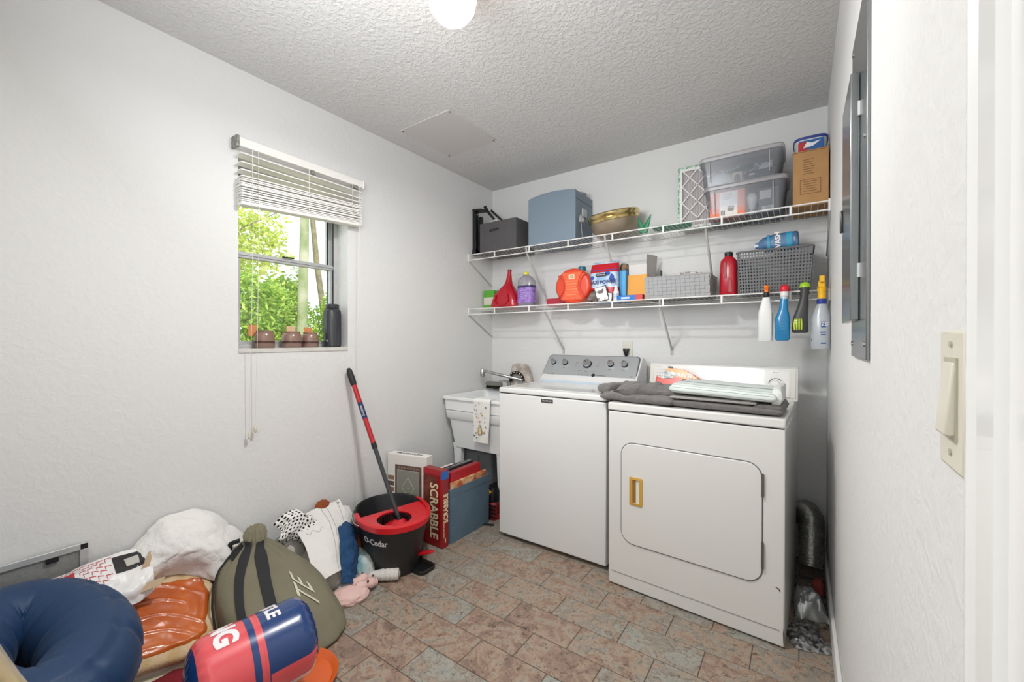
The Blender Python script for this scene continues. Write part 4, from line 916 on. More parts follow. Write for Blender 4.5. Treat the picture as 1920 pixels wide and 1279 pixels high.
P('label', MB().box(1.958, 2.012, -.2415, -.24, z0+.014, z0+.034), mat('label_paper', 'e9e3df', .6), t)
text('lettering', 'CVS', .013, frame((1.985, -.2417, z0+.024), (1, 0, 0), (0, 0, 1)), ink, t)
z0 = 2.0375+.004
t = thing('cord_bundle', 'white cord bundle in a clear bag in the left of the upper clear bin', 'bundle', (1.75, -.2, z0), world=True)
m = MB(); blob(m, (1.760, -.205, z0), (.058, .045, .052), 9, .3, seg=40, rings=24); P('bag', m, mat('milky_bag', 'd9dcdd', .5), t, ang=60)
t = thing('carton', 'small tan carton with a dark picture standing in the upper clear bin', 'box', (1.84, -.23, z0), world=True)
P('body', MB().box(1.822, 1.868, -.250, -.20, z0, z0+.055), mat('carton_tan', 'cfc0aa', .7), t, bevel=.002)
P('picture', MB().sellipse([(0, .0001, .0001, 2)]) if False else xz(MB(), [(1.829, z0+.004), (1.861, z0+.004), (1.858, z0+.034), (1.845, z0+.044), (1.832, z0+.034)], -.2512, -.25), mat('carton_dark', '5a4239', .7), t)
t = thing('device', 'dark grey plastic device lying in the middle of the upper clear bin', 'device', (1.93, -.15, z0), world=True)
P('body', MB().sellipse([(z0, .075, .07, 5, 1.95, -.16), (z0+.045, .078, .072, 5, 1.95, -.16), (z0+.052, .072, .066, 5, 1.95, -.16)], 36), mat('device_grey', '56595e', .5), t)
P('key', MB().box(1.90, 1.925, -.235, -.2325, z0+.028, z0+.036), mat('label_white', 'e6e9ea', .4), t)
t = thing('folded_paper', 'white folded paper piece on the grey device in the upper clear bin', 'paper', (1.97, -.2, z0+.054), world=True)
m = MB(frame((1.972, -.215, z0+.056), (1, 0, .1), (0, .6, 1))); m.prism([(-.032, 0), (.028, -.002), (.034, .022), (.004, .042), (-.014, .036)], 0, .006); P('sheet', m, mat('label_white', 'e6e9ea', .4), t, bevel=.001)
t = thing('green_strip', 'green fabric strip across the top of the upper clear bin', 'cloth', (1.82, -.13, z0+.06), world=True)
m = MB(); patch(m, [[(1.70, -.10, z0+.055), (1.80, -.12, z0+.085), (1.91, -.12, z0+.108)], [(1.70, -.2, z0+.068), (1.80, -.2, z0+.088), (1.91, -.2, z0+.112)]], 20, 8, .003, .006, 20, 2); P('strip', m, mat('dull_green', '6f9a86', .7), t, ang=60)

# ---------------- lower shelf
t = thing('sponge_pack', 'green and white package at the far left end of the lower shelf', 'box', (.06, -.2, Lz), world=True)
P('body', MB().box(.012, .115, -.135, -.075, Lz, 1.590), mat('pack_green', '5fae3a', .5), t, bevel=.003)
P('window', MB().box(.016, .111, -.1365, -.135, Lz+.04, Lz+.10), mat('pack_cream', 'dcd8c6', .5), t)
t = thing('red_jug', 'glossy red plastic spout jug on the left of the lower shelf', 'jug', (.29, -.21, Lz), world=True)
rj = mat('red_plastic_gloss', 'b30f25', .22, coat=.3)
JX, JY = .288, -.200
m = MB(); m.sellipse([(Lz, .128, .070, 3, JX, JY), (Lz+.012, .132, .073, 3, JX, JY), (Lz+.06, .116, .070, 3, JX, JY), (Lz+.115, .088, .062, 2.6, JX+.006, JY), (Lz+.150, .060, .050, 2.3, JX+.012, JY), (Lz+.175, .036, .034, 2, JX+.018, JY), (Lz+.20, .026, .026, 2, JX+.022, JY), (Lz+.25, .017, .017, 2, JX+.026, JY), (Lz+.278, .014, .014, 2, JX+.028, JY), (Lz+.285, .015, .015, 2, JX+.028, JY), (Lz+.288, .008, .008, 2, JX+.028, JY)], 48); P('body', m, rj, t, ang=60)
P('grip_ridge', MB().tube([(JX-.055, JY-.071, Lz+.10), (JX-.06, JY-.073, Lz+.05), (JX-.03, JY-.073, Lz+.018), (JX+.03, JY-.073, Lz+.016), (JX+.062, JY-.073, Lz+.05), (JX+.055, JY-.068, Lz+.10)], .008, 10), rj, t)
P('spout_tip', MB().lathe([(.0150, Lz+.272), (.0155, Lz+.287), (.012, Lz+.290)], cx=JX+.028, cy=JY, seg=20), mat('red_dark', '8e1322', .4), t)
t = thing('cleaner_bottle', 'clear bottle of purple cleaner with a yellow cap on the lower shelf', 'bottle', (.475, -.2, Lz), world=True)
BX, BY = .474, -.205
m = MB(); m.sellipse([(Lz, .064, .045, 3.2, BX, BY), (Lz+.008, .068, .048, 3.2, BX, BY), (Lz+.155, .066, .047, 3.2, BX, BY), (Lz+.19, .064, .046, 3, BX, BY), (Lz+.215, .048, .036, 2.4, BX-.002, BY), (Lz+.232, .026, .024, 2, BX-.004, BY), (Lz+.238, .018, .018, 2, BX-.005, BY)], 40); P('bottle', m, clear_mat('pet_clear', 'e6e6ea', gloss=.2, body=.28, bcol='c5c2c8'), t)
m = MB(); m.sellipse([(Lz+.004, .062, .043, 3.2, BX, BY), (Lz+.160, .063, .044, 3.2, BX, BY)], 36); P('liquid', m, mat('purple_liquid', '5a3a92', .2), t)
m = MB(); m.sellipse([(Lz+.028, .0690, .0490, 3.2, BX, BY), (Lz+.140, .0675, .0482, 3.2, BX, BY)], 40, False, False); P('label', m, mat('purple_label', '8258b4', .5, col2='a98bd0', vscale=45), t)
m = MB(); m.sellipse([(Lz+.140, .0677, .0484, 3.2, BX, BY), (Lz+.152, .0672, .0480, 3.2, BX, BY)], 40, False, False); P('label_band', m, mat('navy_label', '2d2a52', .5), t)
for k in range(5): P('printed_line', MB().box(BX-.030+.004*(k % 2), BX+.028-.007*(k % 3), BY-.0500, BY-.0485, Lz+.116-.014*k, Lz+.121-.014*k), mat('label_ink_light', 'cfc3e6', .5), t)
P('cap', MB().lathe([(.0185, Lz+.236), (.019, Lz+.240), (.018, Lz+.254), (.014, Lz+.257)], cx=BX-.005, cy=BY, seg=24), mat('yellow_cap', 'e3dc3c', .35), t)
t = thing('small_carton', 'small red carton lying low behind the orange disc case', 'box', (.68, -.12, Lz), world=True)
P('body', MB().box(.62, .76, -.17, -.08, Lz, Lz+.055), mat('carton_red', 'b02c3c', .5), t, bevel=.003)
t = thing('disc_case', 'round orange red plastic case standing upright on the lower shelf', 'case', (.868, -.22, Lz), world=True)
DM = Matrix(((1, 0, 0, .868), (0, 0, -1, -.245), (0, 1, 0, Lz+.1195), (0, 0, 0, 1)))
oc = mat('coral_plastic', 'e04a2c', .35)
def disc_ring(z, r, dent=.10):
    o = []
    for k in range(72):
        a = 2*PI*k/72; o.append(Vector((r*1.07*math.cos(a), r*.985*math.sin(a), z)))
    return o
m = MB(DM); m.loft([disc_ring(-.085, .108), disc_ring(-.080, .116), disc_ring(-.02, .1205), disc_ring(0, .1205), disc_ring(.010, .112), disc_ring(.013, .100)]); P('shell', m, oc, t, ang=50)
m = MB(DM); m.loft([[Vector((x, y, z)) for x, y in q] for z, q in ((.012, rrect(-.072, .072, -.092, .098, .025, 5)), (.018, rrect(-.066, .066, -.086, .092, .022, 5)))]); 
def waist(mb, z0, z1, s_):
    pts = []
    for k in range(25): v = -1+2*k/24; pts.append((s_*(.046+.034*v*v), .094*s_*v))
    q = pts+[(-x, y) for x, y in reversed(pts)]; a = 0
    n = len(q); mb.loft([[Vector((x, y, z0)) for x, y in q][::-1], [Vector((x*.97, y*.97, z1)) for x, y in q][::-1]])
m = MB(DM); waist(m, .012, .019, 1.0); P('raised_panel', m, mat('coral_plastic_light', 'e8653f', .4), t)
P('sticker', MB(DM).box(-.022, .022, .045, .078, .019, .0196), mat('sticker_cream', 'e8c9a4', .5), t)
for k in range(6): P('molded_line', MB(DM).box(-.042+.004*(k % 2), .042-.005*(k % 3), .030-.018*k, .034-.018*k, .019, .0202), mat('coral_line', 'f09a6c', .5), t)
text('lettering', '42', .024, DM @ Matrix.Translation((0, .061, .0198)), ink, t)
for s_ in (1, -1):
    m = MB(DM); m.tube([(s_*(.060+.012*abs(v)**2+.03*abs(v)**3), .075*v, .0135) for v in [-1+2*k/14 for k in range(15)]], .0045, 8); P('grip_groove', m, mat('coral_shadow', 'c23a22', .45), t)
t = thing('shampoo_bottle', 'white bottle with a teal cap behind the orange disc case', 'bottle', (.865, -.10, Lz), world=True)
P('body', MB().sellipse([(Lz, .048, .030, 3, .868, -.10), (Lz+.20, .048, .030, 3, .868, -.10), (Lz+.235, .026, .022, 2, .868, -.10), (Lz+.243, .018, .018, 2, .868, -.10)], 32), mat('bottle_white', 'dfe2e6', .35), t)
P('cap', MB().lathe([(.027, Lz+.243), (.027, Lz+.268), (.022, Lz+.272)], cx=.868, cy=-.10, seg=24), mat('teal_cap', '2b6f85', .4), t)
t = thing('detergent_bag', 'red white and blue laundry detergent bag on the lower shelf', 'bag', (1.07, -.18, Lz), world=True)
GX, GY = 1.070, -.175
def bagr(z, rx, ry, n=3.2): return (z, rx, ry, n, GX, GY)
SEC = [bagr(Lz, .096, .055), bagr(Lz+.015, .101, .062), bagr(Lz+.10, .102, .060), bagr(Lz+.19, .100, .050), bagr(Lz+.235, .094, .030, 3.6), bagr(Lz+.262, .090, .012, 4), bagr(Lz+.272, .090, .0035, 6)]
def band(z0, z1, off, mb):
    def at(z):
        for a, b in zip(SEC, SEC[1:]):
            if a[0] <= z <= b[0]+1e-9:
                u = (z-a[0])/(b[0]-a[0]); return tuple(a[i]*(1-u)+b[i]*u for i in range(6))
    zs = sorted(set([z0, z1]+[s[0] for s in SEC if z0 < s[0] < z1])); rr = []
    for z in zs: q = at(z); rr.append((q[0], q[1]+off, q[2]+off, q[3], q[4], q[5]))
    mb.sellipse(rr, 48, False, False)
m = MB(); m.sellipse(SEC, 48); body = P('bag_body', m, mat('bag_white', 'dde6ee', .35, col2='8fb4dc', vscale=18, bump=.5, bscale=22), t, ang=60)
m = MB(); band(Lz+.002, Lz+.098, .0010, m); P('lower_band', m, mat('bag_red', 'c4202e', .3, bump=.4, bscale=25), t, ang=60)
m = MB(); band(Lz+.198, Lz+.258, .0010, m); P('upper_band', m, mat('bag_red', 'c4202e', .3), t, ang=60)
m = MB(); band(Lz+.212, Lz+.216, .0016, m); P('blue_swirl', m, mat('swirl_blue', '2456a8', .35), t, ang=60)
for (x, z, r) in ((.052, .165, .026), (.070, .145, .018), (-.072, .165, .016), (.035, .188, .018)):
    m = MB(frame((GX+x, GY-.0605+(.008 if z > .15 else 0)+abs(x)*.06, Lz+z), (1, 0, 0), (0, .15, 1))); m.sellipse([(-.003, r, r*.8, 2), (.0016, r, r*.8, 2)], 18); P('blue_splash', m, mat('swirl_blue', '2456a8', .35), t)
m = MB(frame((GX-.005, GY-.0575, Lz+.180), (1, 0, 0), (0, .12, 1))); m.box(-.034, .034, -.009, .009, -.002, .002); bb = P('brand_strip', m, mat('strip_dark', '33273a', .4), t, bevel=.001)
text('lettering', 'KIRKLAND', .012, frame((GX-.005, GY-.0598, Lz+.180), (1, 0, 0), (0, .12, 1)), mat('white_ink', 'f4f0ea', .4), bb)
text('lettering', 'MAXI POWER', .032, frame((GX, GY-.0632, Lz+.132), (1, 0, .0), (0, .05, 1)), mat('navy_ink', '1f3f7d', .4), t, bold=.0006, sx=.92)
t = thing('blue_box', 'narrow upright blue box beside the detergent bag', 'box', (1.215, -.2, Lz), world=True)
P('body', MB().box(1.188, 1.228, -.235, -.14, Lz+.0, 1.630), mat('box_blue', '2c86bd', .45), t, bevel=.003)
P('edge_stripe', MB().box(1.206, 1.2285, -.2365, -.2352, Lz+.02, 1.625), mat('box_blue_light', '4aa3d6', .45), t)
t = thing('toothpaste_box', 'blue and red toothpaste carton lying at the front of the lower shelf', 'box', (1.27, -.27, Lz), world=True)
P('body', MB().box(1.192, 1.350, -.292, -.252, Lz, Lz+.032), mat('tp_blue', '1f6fc4', .35), t, bevel=.002)
P('red_end', MB().box(1.310, 1.3508, -.2926, -.2515, Lz+.001, Lz+.0325), mat('tp_red', 'cf3a3a', .35), t)
P('printed_mark', MB().box(1.220, 1.272, -.2926, -.2918, Lz+.010, Lz+.021), mat('tp_white', 'cfe0f0', .4), t)
t = thing('manila_envelope', 'orange manila envelope standing on the lower shelf left of the woven basket', 'envelope', (1.28, -.19, Lz), world=True)
m = MB(frame((1.281, -.205, Lz), (1, .0, 0), (-.10, .10, 1))); m.box(-.062, .064, 0, .168, -.003, .003); P('envelope', m, mat('manila', 'f2ab52', .7), t, bevel=.001)
t = thing('white_carton', 'open white cardboard carton with a raised flap behind the orange envelope', 'box', (1.30, -.14, Lz), world=True)
wc = mat('carton_white', 'd8d4d0', .7)
m = MB(); openbin(m, 1.232, 1.345, -.190, -.07, Lz, 1.665, 0, .003, .002); P('body', m, wc, t)
m = MB(frame((1.352, -.13, 1.60), (.32, 1, 0), (.08, 0, 1))); m.box(-.055, .055, -.10, .125, -.0015, .0015); P('flap', m, mat('carton_grey', 'b9b3ad', .8), t)
m = MB(frame((1.398, -.06, 1.60), (0, 1, 0), (0, 0, 1))); m.box(-.02, .02, -.03, .035, -.001, .001); P('flap_edge', m, mat('flap_dark', '5d5650', .8), t)
t = thing('paper_sack', 'brown crumpled paper sack behind the blue box', 'bag', (1.165, -.1, Lz), world=True)
m = MB(); m.sellipse([(Lz, .035, .05, 3, 1.168, -.075), (Lz+.15, .036, .05, 3, 1.17, -.075), (Lz+.235, .030, .040, 3, 1.172, -.08), (Lz+.262, .018, .03, 3, 1.165, -.08)], 30); o = P('sack', m, mat('kraft', '9c866a', .9, col2='5f5040', vscale=25), t, ang=50)
for v in o.data.vertices: v.co += Vector((fbm(v.co*30, 2), fbm(v.co*30+Vector((5, 5, 5)), 2), 0))*.008
t = thing('eye_drop_bottle', 'small white dropper bottle in front of the detergent bag', 'bottle', (1.183, -.27, Lz), world=True)
P('body', MB().lathe([(.016, Lz), (.018, Lz+.004), (.018, Lz+.060), (.013, Lz+.068)], cx=1.181, cy=-.272, seg=24), mat('dropper_white', 'dfe1e2', .35), t)
P('label', MB().lathe([(.0184, Lz+.020), (.0184, Lz+.048)], False, False, cx=1.181, cy=-.272) if False else MB().lathe([(.0184, Lz+.020), (.0184, Lz+.048)], 24, False, False, cx=1.181, cy=-.272), mat('dropper_label', '8fa3bb', .5, col2='d9dde2', vscale=90), t)
P('cap', MB().lathe([(.012, Lz+.066), (.013, Lz+.070), (.010, Lz+.092), (.006, Lz+.099)], cx=1.181, cy=-.272, seg=20), mat('dropper_cap', 'e9ebec', .3), t)
for (x, y, z, rz, ry, c1, lab, w_, h_) in ((1.085, -.272, .052, .25, -.5, 'packet_silver', 'silver and black foil packet leaning at the front of the detergent bag', .040, .052), (1.030, -.268, .038, -.1, .9, 'packet_dark', 'dark brown crumpled packet at the front left of the detergent bag', .036, .038), (1.128, -.262, .030, .2, .2, 'packet_silver', 'small silver packet standing low against the red of the detergent bag', .024, .030)):
    t = thing('foil_packet', lab, 'packet', (x, y, Lz), world=True, group='foil packets before the detergent bag')
    M_ = Matrix.Translation((x, y, Lz+z)) @ Matrix.Rotation(ry*.6, 4, 'Y') @ Matrix.Rotation(PI/2-.15, 4, 'X') @ Matrix.Rotation(rz, 4, 'Y')
    m = MB(M_); m.loft([[Vector((sx_*w_*e, sy_*h_*e, zz)) for sx_, sy_ in ((-1, -1), (0, -1.02), (1, -1), (1.03, 0), (1, 1), (0, .98), (-1, 1), (-1.02, 0))] for zz, e in ((-.006, .85), (0, 1), (.006, .85))]); o = P('packet', m, mat(c1, 'b4b4b4' if 'silver' in c1 else '3e2c28', .3, .6 if 'silver' in c1 else .1, col2='2b2322' if 'silver' in c1 else '8a8078', vscale=30), t, bevel=.002)
# woven basket
t = thing('woven_basket', 'grey woven plastic strip basket full of papers on the lower shelf', 'basket', (1.55, -.17, Lz), world=True)
wv = mat('weave_grey', 'a2a3a4', .6)
bx0, bx1, by0, by1, bz0, bz1 = 1.358, 1.725, -.282, -.045, Lz, Lz+.128
P('liner', openbin(MB(), bx0+.010, bx1-.022, by0+.008, by1-.004, bz0+.001, bz1-.006, .004, .003, .004), mat('weave_dark', '77787a', .8), t)
nc, nr = 14, 6; cwx = (bx1-.012-bx0)/nc; chz = (bz1-bz0)/nr
mh = MB().box(0, cwx*1.04, -.0016, .0016, .0012, chz-.0012).mesh('strip'); mv = MB().box(.0012, cwx-.0012, -.0016, .0016, 0, chz*1.04).mesh('strip')
for me in (mh, mv): me.materials.append(wv)
for j in range(nr):
    for i in range(nc):
        o = bpy.data.objects.new('woven_strip', mh if (i+j) % 2 else mv); C.objects.link(o); o.parent = t; o.matrix_parent_inverse = PINV[t.name]
        o.location = (bx0+.0+cwx*i+.006*(1-j/nr), by0+.004-(.0025 if (i+j) % 2 else .0015)+.0, bz0+chz*j)
for j in range(nr):
    for i in range(8):
        for xs in (bx1-.014, ):
            o = bpy.data.objects.new('woven_strip', mh if (i+j) % 2 else mv); C.objects.link(o); o.parent = t; o.matrix_parent_inverse = PINV[t.name]
            o.location = (xs+.002*(j/nr)*4, by0+.006+.0275*i, bz0+chz*j); o.rotation_euler = (0, 0, PI/2)
P('rim', MB().tube([(bx0+.004, by0+.002, bz1), (bx1-.008, by0+.002, bz1), (bx1-.008, by1, bz1), (bx0+.004, by1, bz1)], .0045, 8, closed=True), wv, t)
t = thing('wrapped_papers', 'white wrapped paper stack sticking out of the woven basket', 'paper', (1.5, -.16, Lz+.06), world=True)
m = MB(frame((1.51, -.175, Lz+.112), (1, 0, .10), (0, 1, .05))); m.loft([[Vector((a*.135*e, b*.082*e, z)) for a, b in ((-1, -1), (0, -1.04), (.85, -1), (1, -.8), (1.02, 0), (1, 1), (-1, 1), (-1.03, 0))] for z, e in ((-.04, .96), (.016, 1), (.030, .93), (.034, .7))]); P('stack', m, mat('paper_white', 'ded9d3', .7, bump=.5, bscale=18), t, bevel=.004)
text('lettering', 'Do Not', .016, frame((1.585, -.263, Lz+.142), (1, 0, .10), (0, .4, 1)), ink, t)
t = thing('cardboard_piece', 'tan cardboard piece standing in the right end of the woven basket', 'cardboard', (1.66, -.12, Lz+.02), world=True)
m = MB(frame((1.672, -.13, Lz+.03), (1, .25, 0), (-.1, 0, 1))); m.prism([(-.035, 0), (.028, 0), (.036, .095), (.014, .118), (-.030, .128)], -.002, .002); P('piece', m, cb_m, t)
t = thing('red_bottle', 'red plastic bottle with a black cap left of the grey laundry basket', 'bottle', (1.80, -.2, Lz), world=True)
RX, RY = 1.800, -.205
m = MB(); m.sellipse([(Lz, .041, .033, 3.4, RX, RY), (Lz+.008, .045, .037, 3.6, RX, RY), (Lz+.165, .043, .035, 3.4, RX, RY), (Lz+.195, .040, .032, 3, RX, RY), (Lz+.215, .024, .022, 2.2, RX, RY), (Lz+.222, .018, .018, 2, RX, RY)], 40); P('body', m, rj, t, ang=45)
P('grip_panel', xz(MB(), [(RX-.018, Lz+.09), (RX-.004, Lz+.10), (RX-.006, Lz+.19), (RX-.022, Lz+.18)], RY-.0375, RY-.030), mat('red_dark', '8e1322', .4), t, bevel=.002)
P('grip_panel', xz(MB(), [(RX+.000, Lz+.02), (RX+.024, Lz+.02), (RX+.018, Lz+.085), (RX+.004, Lz+.10)], RY-.0382, RY-.030), mat('red_mid', 'a01a2c', .4), t, bevel=.002)
P('cap', MB().lathe([(.021, Lz+.221), (.021, Lz+.240), (.018, Lz+.243)], cx=RX, cy=RY, seg=28), black_pl, t)
# perforated laundry basket
t = thing('laundry_basket', 'dark grey perforated plastic laundry basket at the right end of the lower shelf', 'basket', (2.01, -.17, Lz), world=True)
gb = mat('basket_grey', '6b6c6e', .55)
def perf(mb, a, b, c, d, nu, nv, th, hole=.30):
    a, b, c, d = map(Vector, (a, b, c, d)); n = (b-a).cross(d-a).normalized()*th
    pt = lambda u, v: a.lerp(b, u).lerp(d.lerp(c, u), v)
    for j in range(nv):
        for i in range(nu):
            u0, u1, v0, v1 = i/nu, (i+1)/nu, j/nv, (j+1)/nv; uc, vc = (u0+u1)/2, (v0+v1)/2; hu, hv = hole/nu, hole/nv
            O = [pt(u0, v0), pt(u1, v0), pt(u1, v1), pt(u0, v1)]; I_ = [pt(uc, vc-hv), pt(uc+hu, vc), pt(uc, vc+hv), pt(uc-hu, vc)]
            V = O+I_; V2 = [p+n for p in V]; f = []
            for k in range(4): l = (k+1) % 4; f += [(k, l, 4+l) if False else (k, l, 4+k), (l, 4+l, 4+k)]
            g = [tuple(8+x for x in q[::-1]) for q in f]; h = [(4+k, 4+(k+1) % 4, 12+(k+1) % 4, 12+k) for k in range(4)]
            mb.add(V+V2, f+g+h)
    return mb
X0, X1, Y0_, Y1_, Za, Zb = 1.850, 2.176, -.286, -.030, Lz+.004, 1.652
tp = .012; q = lambda e, z: ((X0+e, Y0_+e, z), (X1-e, Y0_+e, z), (X1-e, Y1_-e, z), (X0+e, Y1_-e, z))
lo, hi = q(tp, Za), q(0, Zb)
P('front_panel', perf(MB(), lo[0], lo[1], hi[1], hi[0], 24, 13, .002, .37), gb, t, ang=0)
P('back_panel', perf(MB(), lo[2], lo[3], hi[3], hi[2], 24, 13, .002, .37), gb, t, ang=0)
P('side_panel', perf(MB(), lo[1], lo[2], hi[2], hi[1], 18, 13, .002, .37), gb, t, ang=0)
P('side_panel', perf(MB(), lo[3], lo[0], hi[0], hi[3], 18, 13, .002, .37), gb, t, ang=0)
P('base', MB().box(X0+tp, X1-tp, Y0_+tp, Y1_-tp, Lz, Lz+.004), gb, t)
P('rim', MB().tube([(x, y, Zb+.002) for x, y in rrect(X0-.003, X1+.003, Y0_-.003, Y1_+.003, .02, 4)], .0055, 8, closed=True), gb, t)
t = thing('wash_pouch', 'blue and white laundry wash pouch lying on its side on the grey basket', 'pouch', (2.03, -.15, 1.66), world=True)
wz = 1.662
m = MB(Matrix.Translation((2.035, -.15, wz+.048)) @ Matrix.Rotation(-.06, 4, 'Y')); 
hc = [Vector((x, y, z)) for x, y, z in ()]
pr_ = [(-.112, .012, .014), (-.098, .014, .016), (-.088, .030, .028), (-.070, .040, .038), (-.03, .046, .046), (.04, .047, .047), (.078, .045, .045), (.084, .036, .038)]
m.loft([[Vector((x, ry*math.copysign(abs(math.cos(2*PI*k/28))**.7, math.cos(2*PI*k/28)), rz*math.copysign(abs(math.sin(2*PI*k/28))**.7, math.sin(2*PI*k/28)))) for k in range(28)] for x, ry, rz in pr_]); P('bottle', m, mat('wash_navy', '41638c', .4, col2='5a82ac', vscale=22), t, ang=50)
WM = Matrix.Translation((2.035, -.15, wz+.048)) @ Matrix.Rotation(-.06, 4, 'Y')
def wband(x0, x1, m_, off=.0012):
    m = MB(WM); m.loft([[Vector((x, (.0465+off)*math.copysign(abs(math.cos(2*PI*k/28))**.7, math.cos(2*PI*k/28)), (.0465+off)*math.copysign(abs(math.sin(2*PI*k/28))**.7, math.sin(2*PI*k/28)))) for k in range(28)] for x in (x0, x1)], False, False); P('label_band', m, m_, t, ang=50)
wband(-.055, -.042, mat('wash_teal', '3aa0c4', .4)); wband(.030, .055, mat('wash_teal', '3aa0c4', .4))
P('neck', MB(WM).loft([[Vector((x, r*math.cos(2*PI*k/20), r*math.sin(2*PI*k/20))) for k in range(20)] for x, r in ((-.116, .013), (-.096, .0155))]), mat('wash_white', 'dfe6ec', .4), t)
text('lettering', 'WASH', .034, WM @ frame((-.006, -.0488, 0), (0, 0, 1), (-1, 0, 0)), mat('white_ink', 'f4f0ea', .4), t, bold=.0012)
text('lettering', 'FREE', .010, WM @ frame((.066, -.0478, 0), (0, 0, 1), (-1, 0, 0)), mat('white_ink', 'f4f0ea', .4), t)

# ---------------- bottles hooked on the lower shelf's lip
HY = -.345
def sprayer(t, x, y, z, mh, mc, s_=1.0, tall=False):
    P('collar', MB().lathe([(.015*s_, z-.020), (.0165*s_, z-.018), (.0165*s_, z), (.014*s_, z+.003)], cx=x, cy=y, seg=24), mc, t)
    hd = MB(Matrix.Translation((x, y, z))); hd.loft([[Vector((a, b, zz)) for a, b in rrect(-w_*s_, w_*s_, f_*s_, g_*s_, .006*s_, 3)] for zz, w_, f_, g_ in ((.002, .012, -.012, .012), (.020*s_, .012, -.013, .014), (.032*s_, .014, -.024, .030), (.044*s_, .013, -.026, .036), (.050*s_, .009, -.018, .030))])
    h_ = P('spray_head', hd, mh, t, bevel=.001)
    tr_ = MB(); tr_.tube([(x, y+.020*s_, z+.030*s_), (x, y+.040*s_, z+.012*s_), (x, y+.044*s_, z-.012*s_)], [.006, .005, .004], 8); P('trigger', tr_, mh, h_)
    return h_
t = thing('spray_bottle', 'white spray bottle with an orange nozzle hanging from the lower shelf', 'bottle', (1.982, HY, 1.186), world=True)
m = MB(); m.sellipse([(1.187, .029, .023, 4, 1.982, HY), (1.190, .031, .025, 4, 1.982, HY), (1.330, .030, .024, 3.6, 1.982, HY), (1.395, .018, .017, 2.4, 1.985, HY), (1.405, .0155, .0155, 2, 1.986, HY)], 40); P('bottle', m, mat('bottle_white2', 'e8e8e6', .35), t, ang=45)
sprayer(t, 1.986, HY, 1.428, mat('nozzle_orange', 'ee7a1e', .35), black_pl, .75)
P('side_label', MB().box(2.011, 2.0135, HY-.012, HY+.018, 1.215, 1.33), mat('label_ochre', '6b5a28', .5), t)
t = thing('spray_bottle', 'blue liquid spray bottle with a red and white nozzle hanging from the lower shelf', 'bottle', (2.055, HY, 1.19), world=True)
m = MB(); m.sellipse([(1.190, .024, .019, 3, 2.054, HY), (1.197, .031, .024, 3.4, 2.054, HY), (1.300, .031, .024, 3.2, 2.054, HY), (1.345, .019, .018, 2.4, 2.058, HY), (1.398, .0155, .0155, 2, 2.060, HY)], 40); P('bottle', m, mat('blue_liquid', '1b7fb4', .15, coat=.4), t, ang=45)
P('clear_neck', MB().lathe([(.0158, 1.392), (.0158, 1.410)], 24, cx=2.060, cy=HY), mat('neck_clear', 'c3ccd2', .2), t)
for k in range(6): P('embossed_mark', MB().box(2.047, 2.064, HY-.0246, HY-.0236, 1.222+.015*k, 1.226+.015*k), mat('emboss_blue', '156b9c', .2), t)
P('collar_band', MB().lathe([(.0175, 1.408), (.0180, 1.412), (.0175, 1.430)], 26, cx=2.061, cy=HY), mat('collar_white', 'e4e2e2', .35), t)
P('spray_head', MB().lathe([(.019, 1.430), (.021, 1.438), (.020, 1.452), (.012, 1.462), (.002, 1.465)], 26, cx=2.062, cy=HY), mat('nozzle_red', 'cf1f33', .3), t)
P('trigger', MB().tube([(2.061, HY+.012, 1.445), (2.061, HY+.045, 1.442), (2.061, HY+.05, 1.415)], .0045, 8), mat('nozzle_red', 'cf1f33', .3), t)
t = thing('cleaning_tool', 'black squeeze cleaning brush with a lime cap hanging from the lower shelf', 'brush', (2.125, HY, 1.23), world=True)
bk = mat('tool_charcoal', '3c3c3d', .4)
m = MB(); m.sellipse([(1.228, .028, .020, 3, 2.124, HY), (1.234, .034, .024, 3, 2.124, HY), (1.30, .030, .022, 2.8, 2.126, HY), (1.355, .022, .019, 2.4, 2.136, HY), (1.40, .0165, .016, 2, 2.141, HY), (1.445, .019, .019, 2, 2.143, HY)], 36); P('handle', m, bk, t, ang=45)
P('cap', MB().lathe([(.022, 1.444), (.0225, 1.448), (.020, 1.459), (.012, 1.468), (.001, 1.471)], 28, cx=2.143, cy=HY), mat('lime', '9ccc2c', .4), t)
m = MB(Matrix.Translation((2.116, HY-.0185, 1.268)) @ Matrix.Rotation(.12, 4, 'Y')); m.sphere((0, 0, 0), .022, 22, 14, (.95, .45, 1.5)); wn = P('bristle_window', m, clear_mat('window_green', 'dfe6c8', gloss=.15, body=.35, bcol='7d8a2c'), t)
for k in range(4):
    m = MB(); m.tube([(2.103+.009*k, HY-.022, 1.243), (2.101+.010*k, HY-.029, 1.268), (2.105+.008*k, HY-.022, 1.293)], .0032, 8); P('bristle_row', m, mat('lime_yellow', 'cbe03a', .5), t)
P('hook', MB().box(2.135, 2.150, HY+.010, HY+.046, 1.437, 1.443).box(2.135, 2.150, HY+.045, HY+.049, 1.415, 1.443), bk, t)
t = thing('spray_bottle', 'tall white spray bottle with a yellow trigger and blue print hanging near the wall', 'bottle', (2.20, HY, 1.15), world=True)
zc, zy = 2.2035, HY
m = MB(); m.sellipse([(1.150, .034, .034, 2.2, zc, zy), (1.156, .037, .037, 2.2, zc, zy), (1.290, .037, .037, 2.2, zc, zy), (1.335, .026, .026, 2, zc+.002, zy), (1.366, .0165, .0165, 2, zc+.004, zy)], 44); P('bottle', m, clear_mat('milky_bottle', 'e9ecef', gloss=.12, body=.72, rough=.25, bcol='ccd2d8'), t, ang=50)
P('collar', MB().lathe([(.0185, 1.362), (.0195, 1.366), (.0195, 1.384), (.018, 1.386)], 28, cx=zc+.004, cy=zy), mat('collar_navy', '223a8c', .35), t)
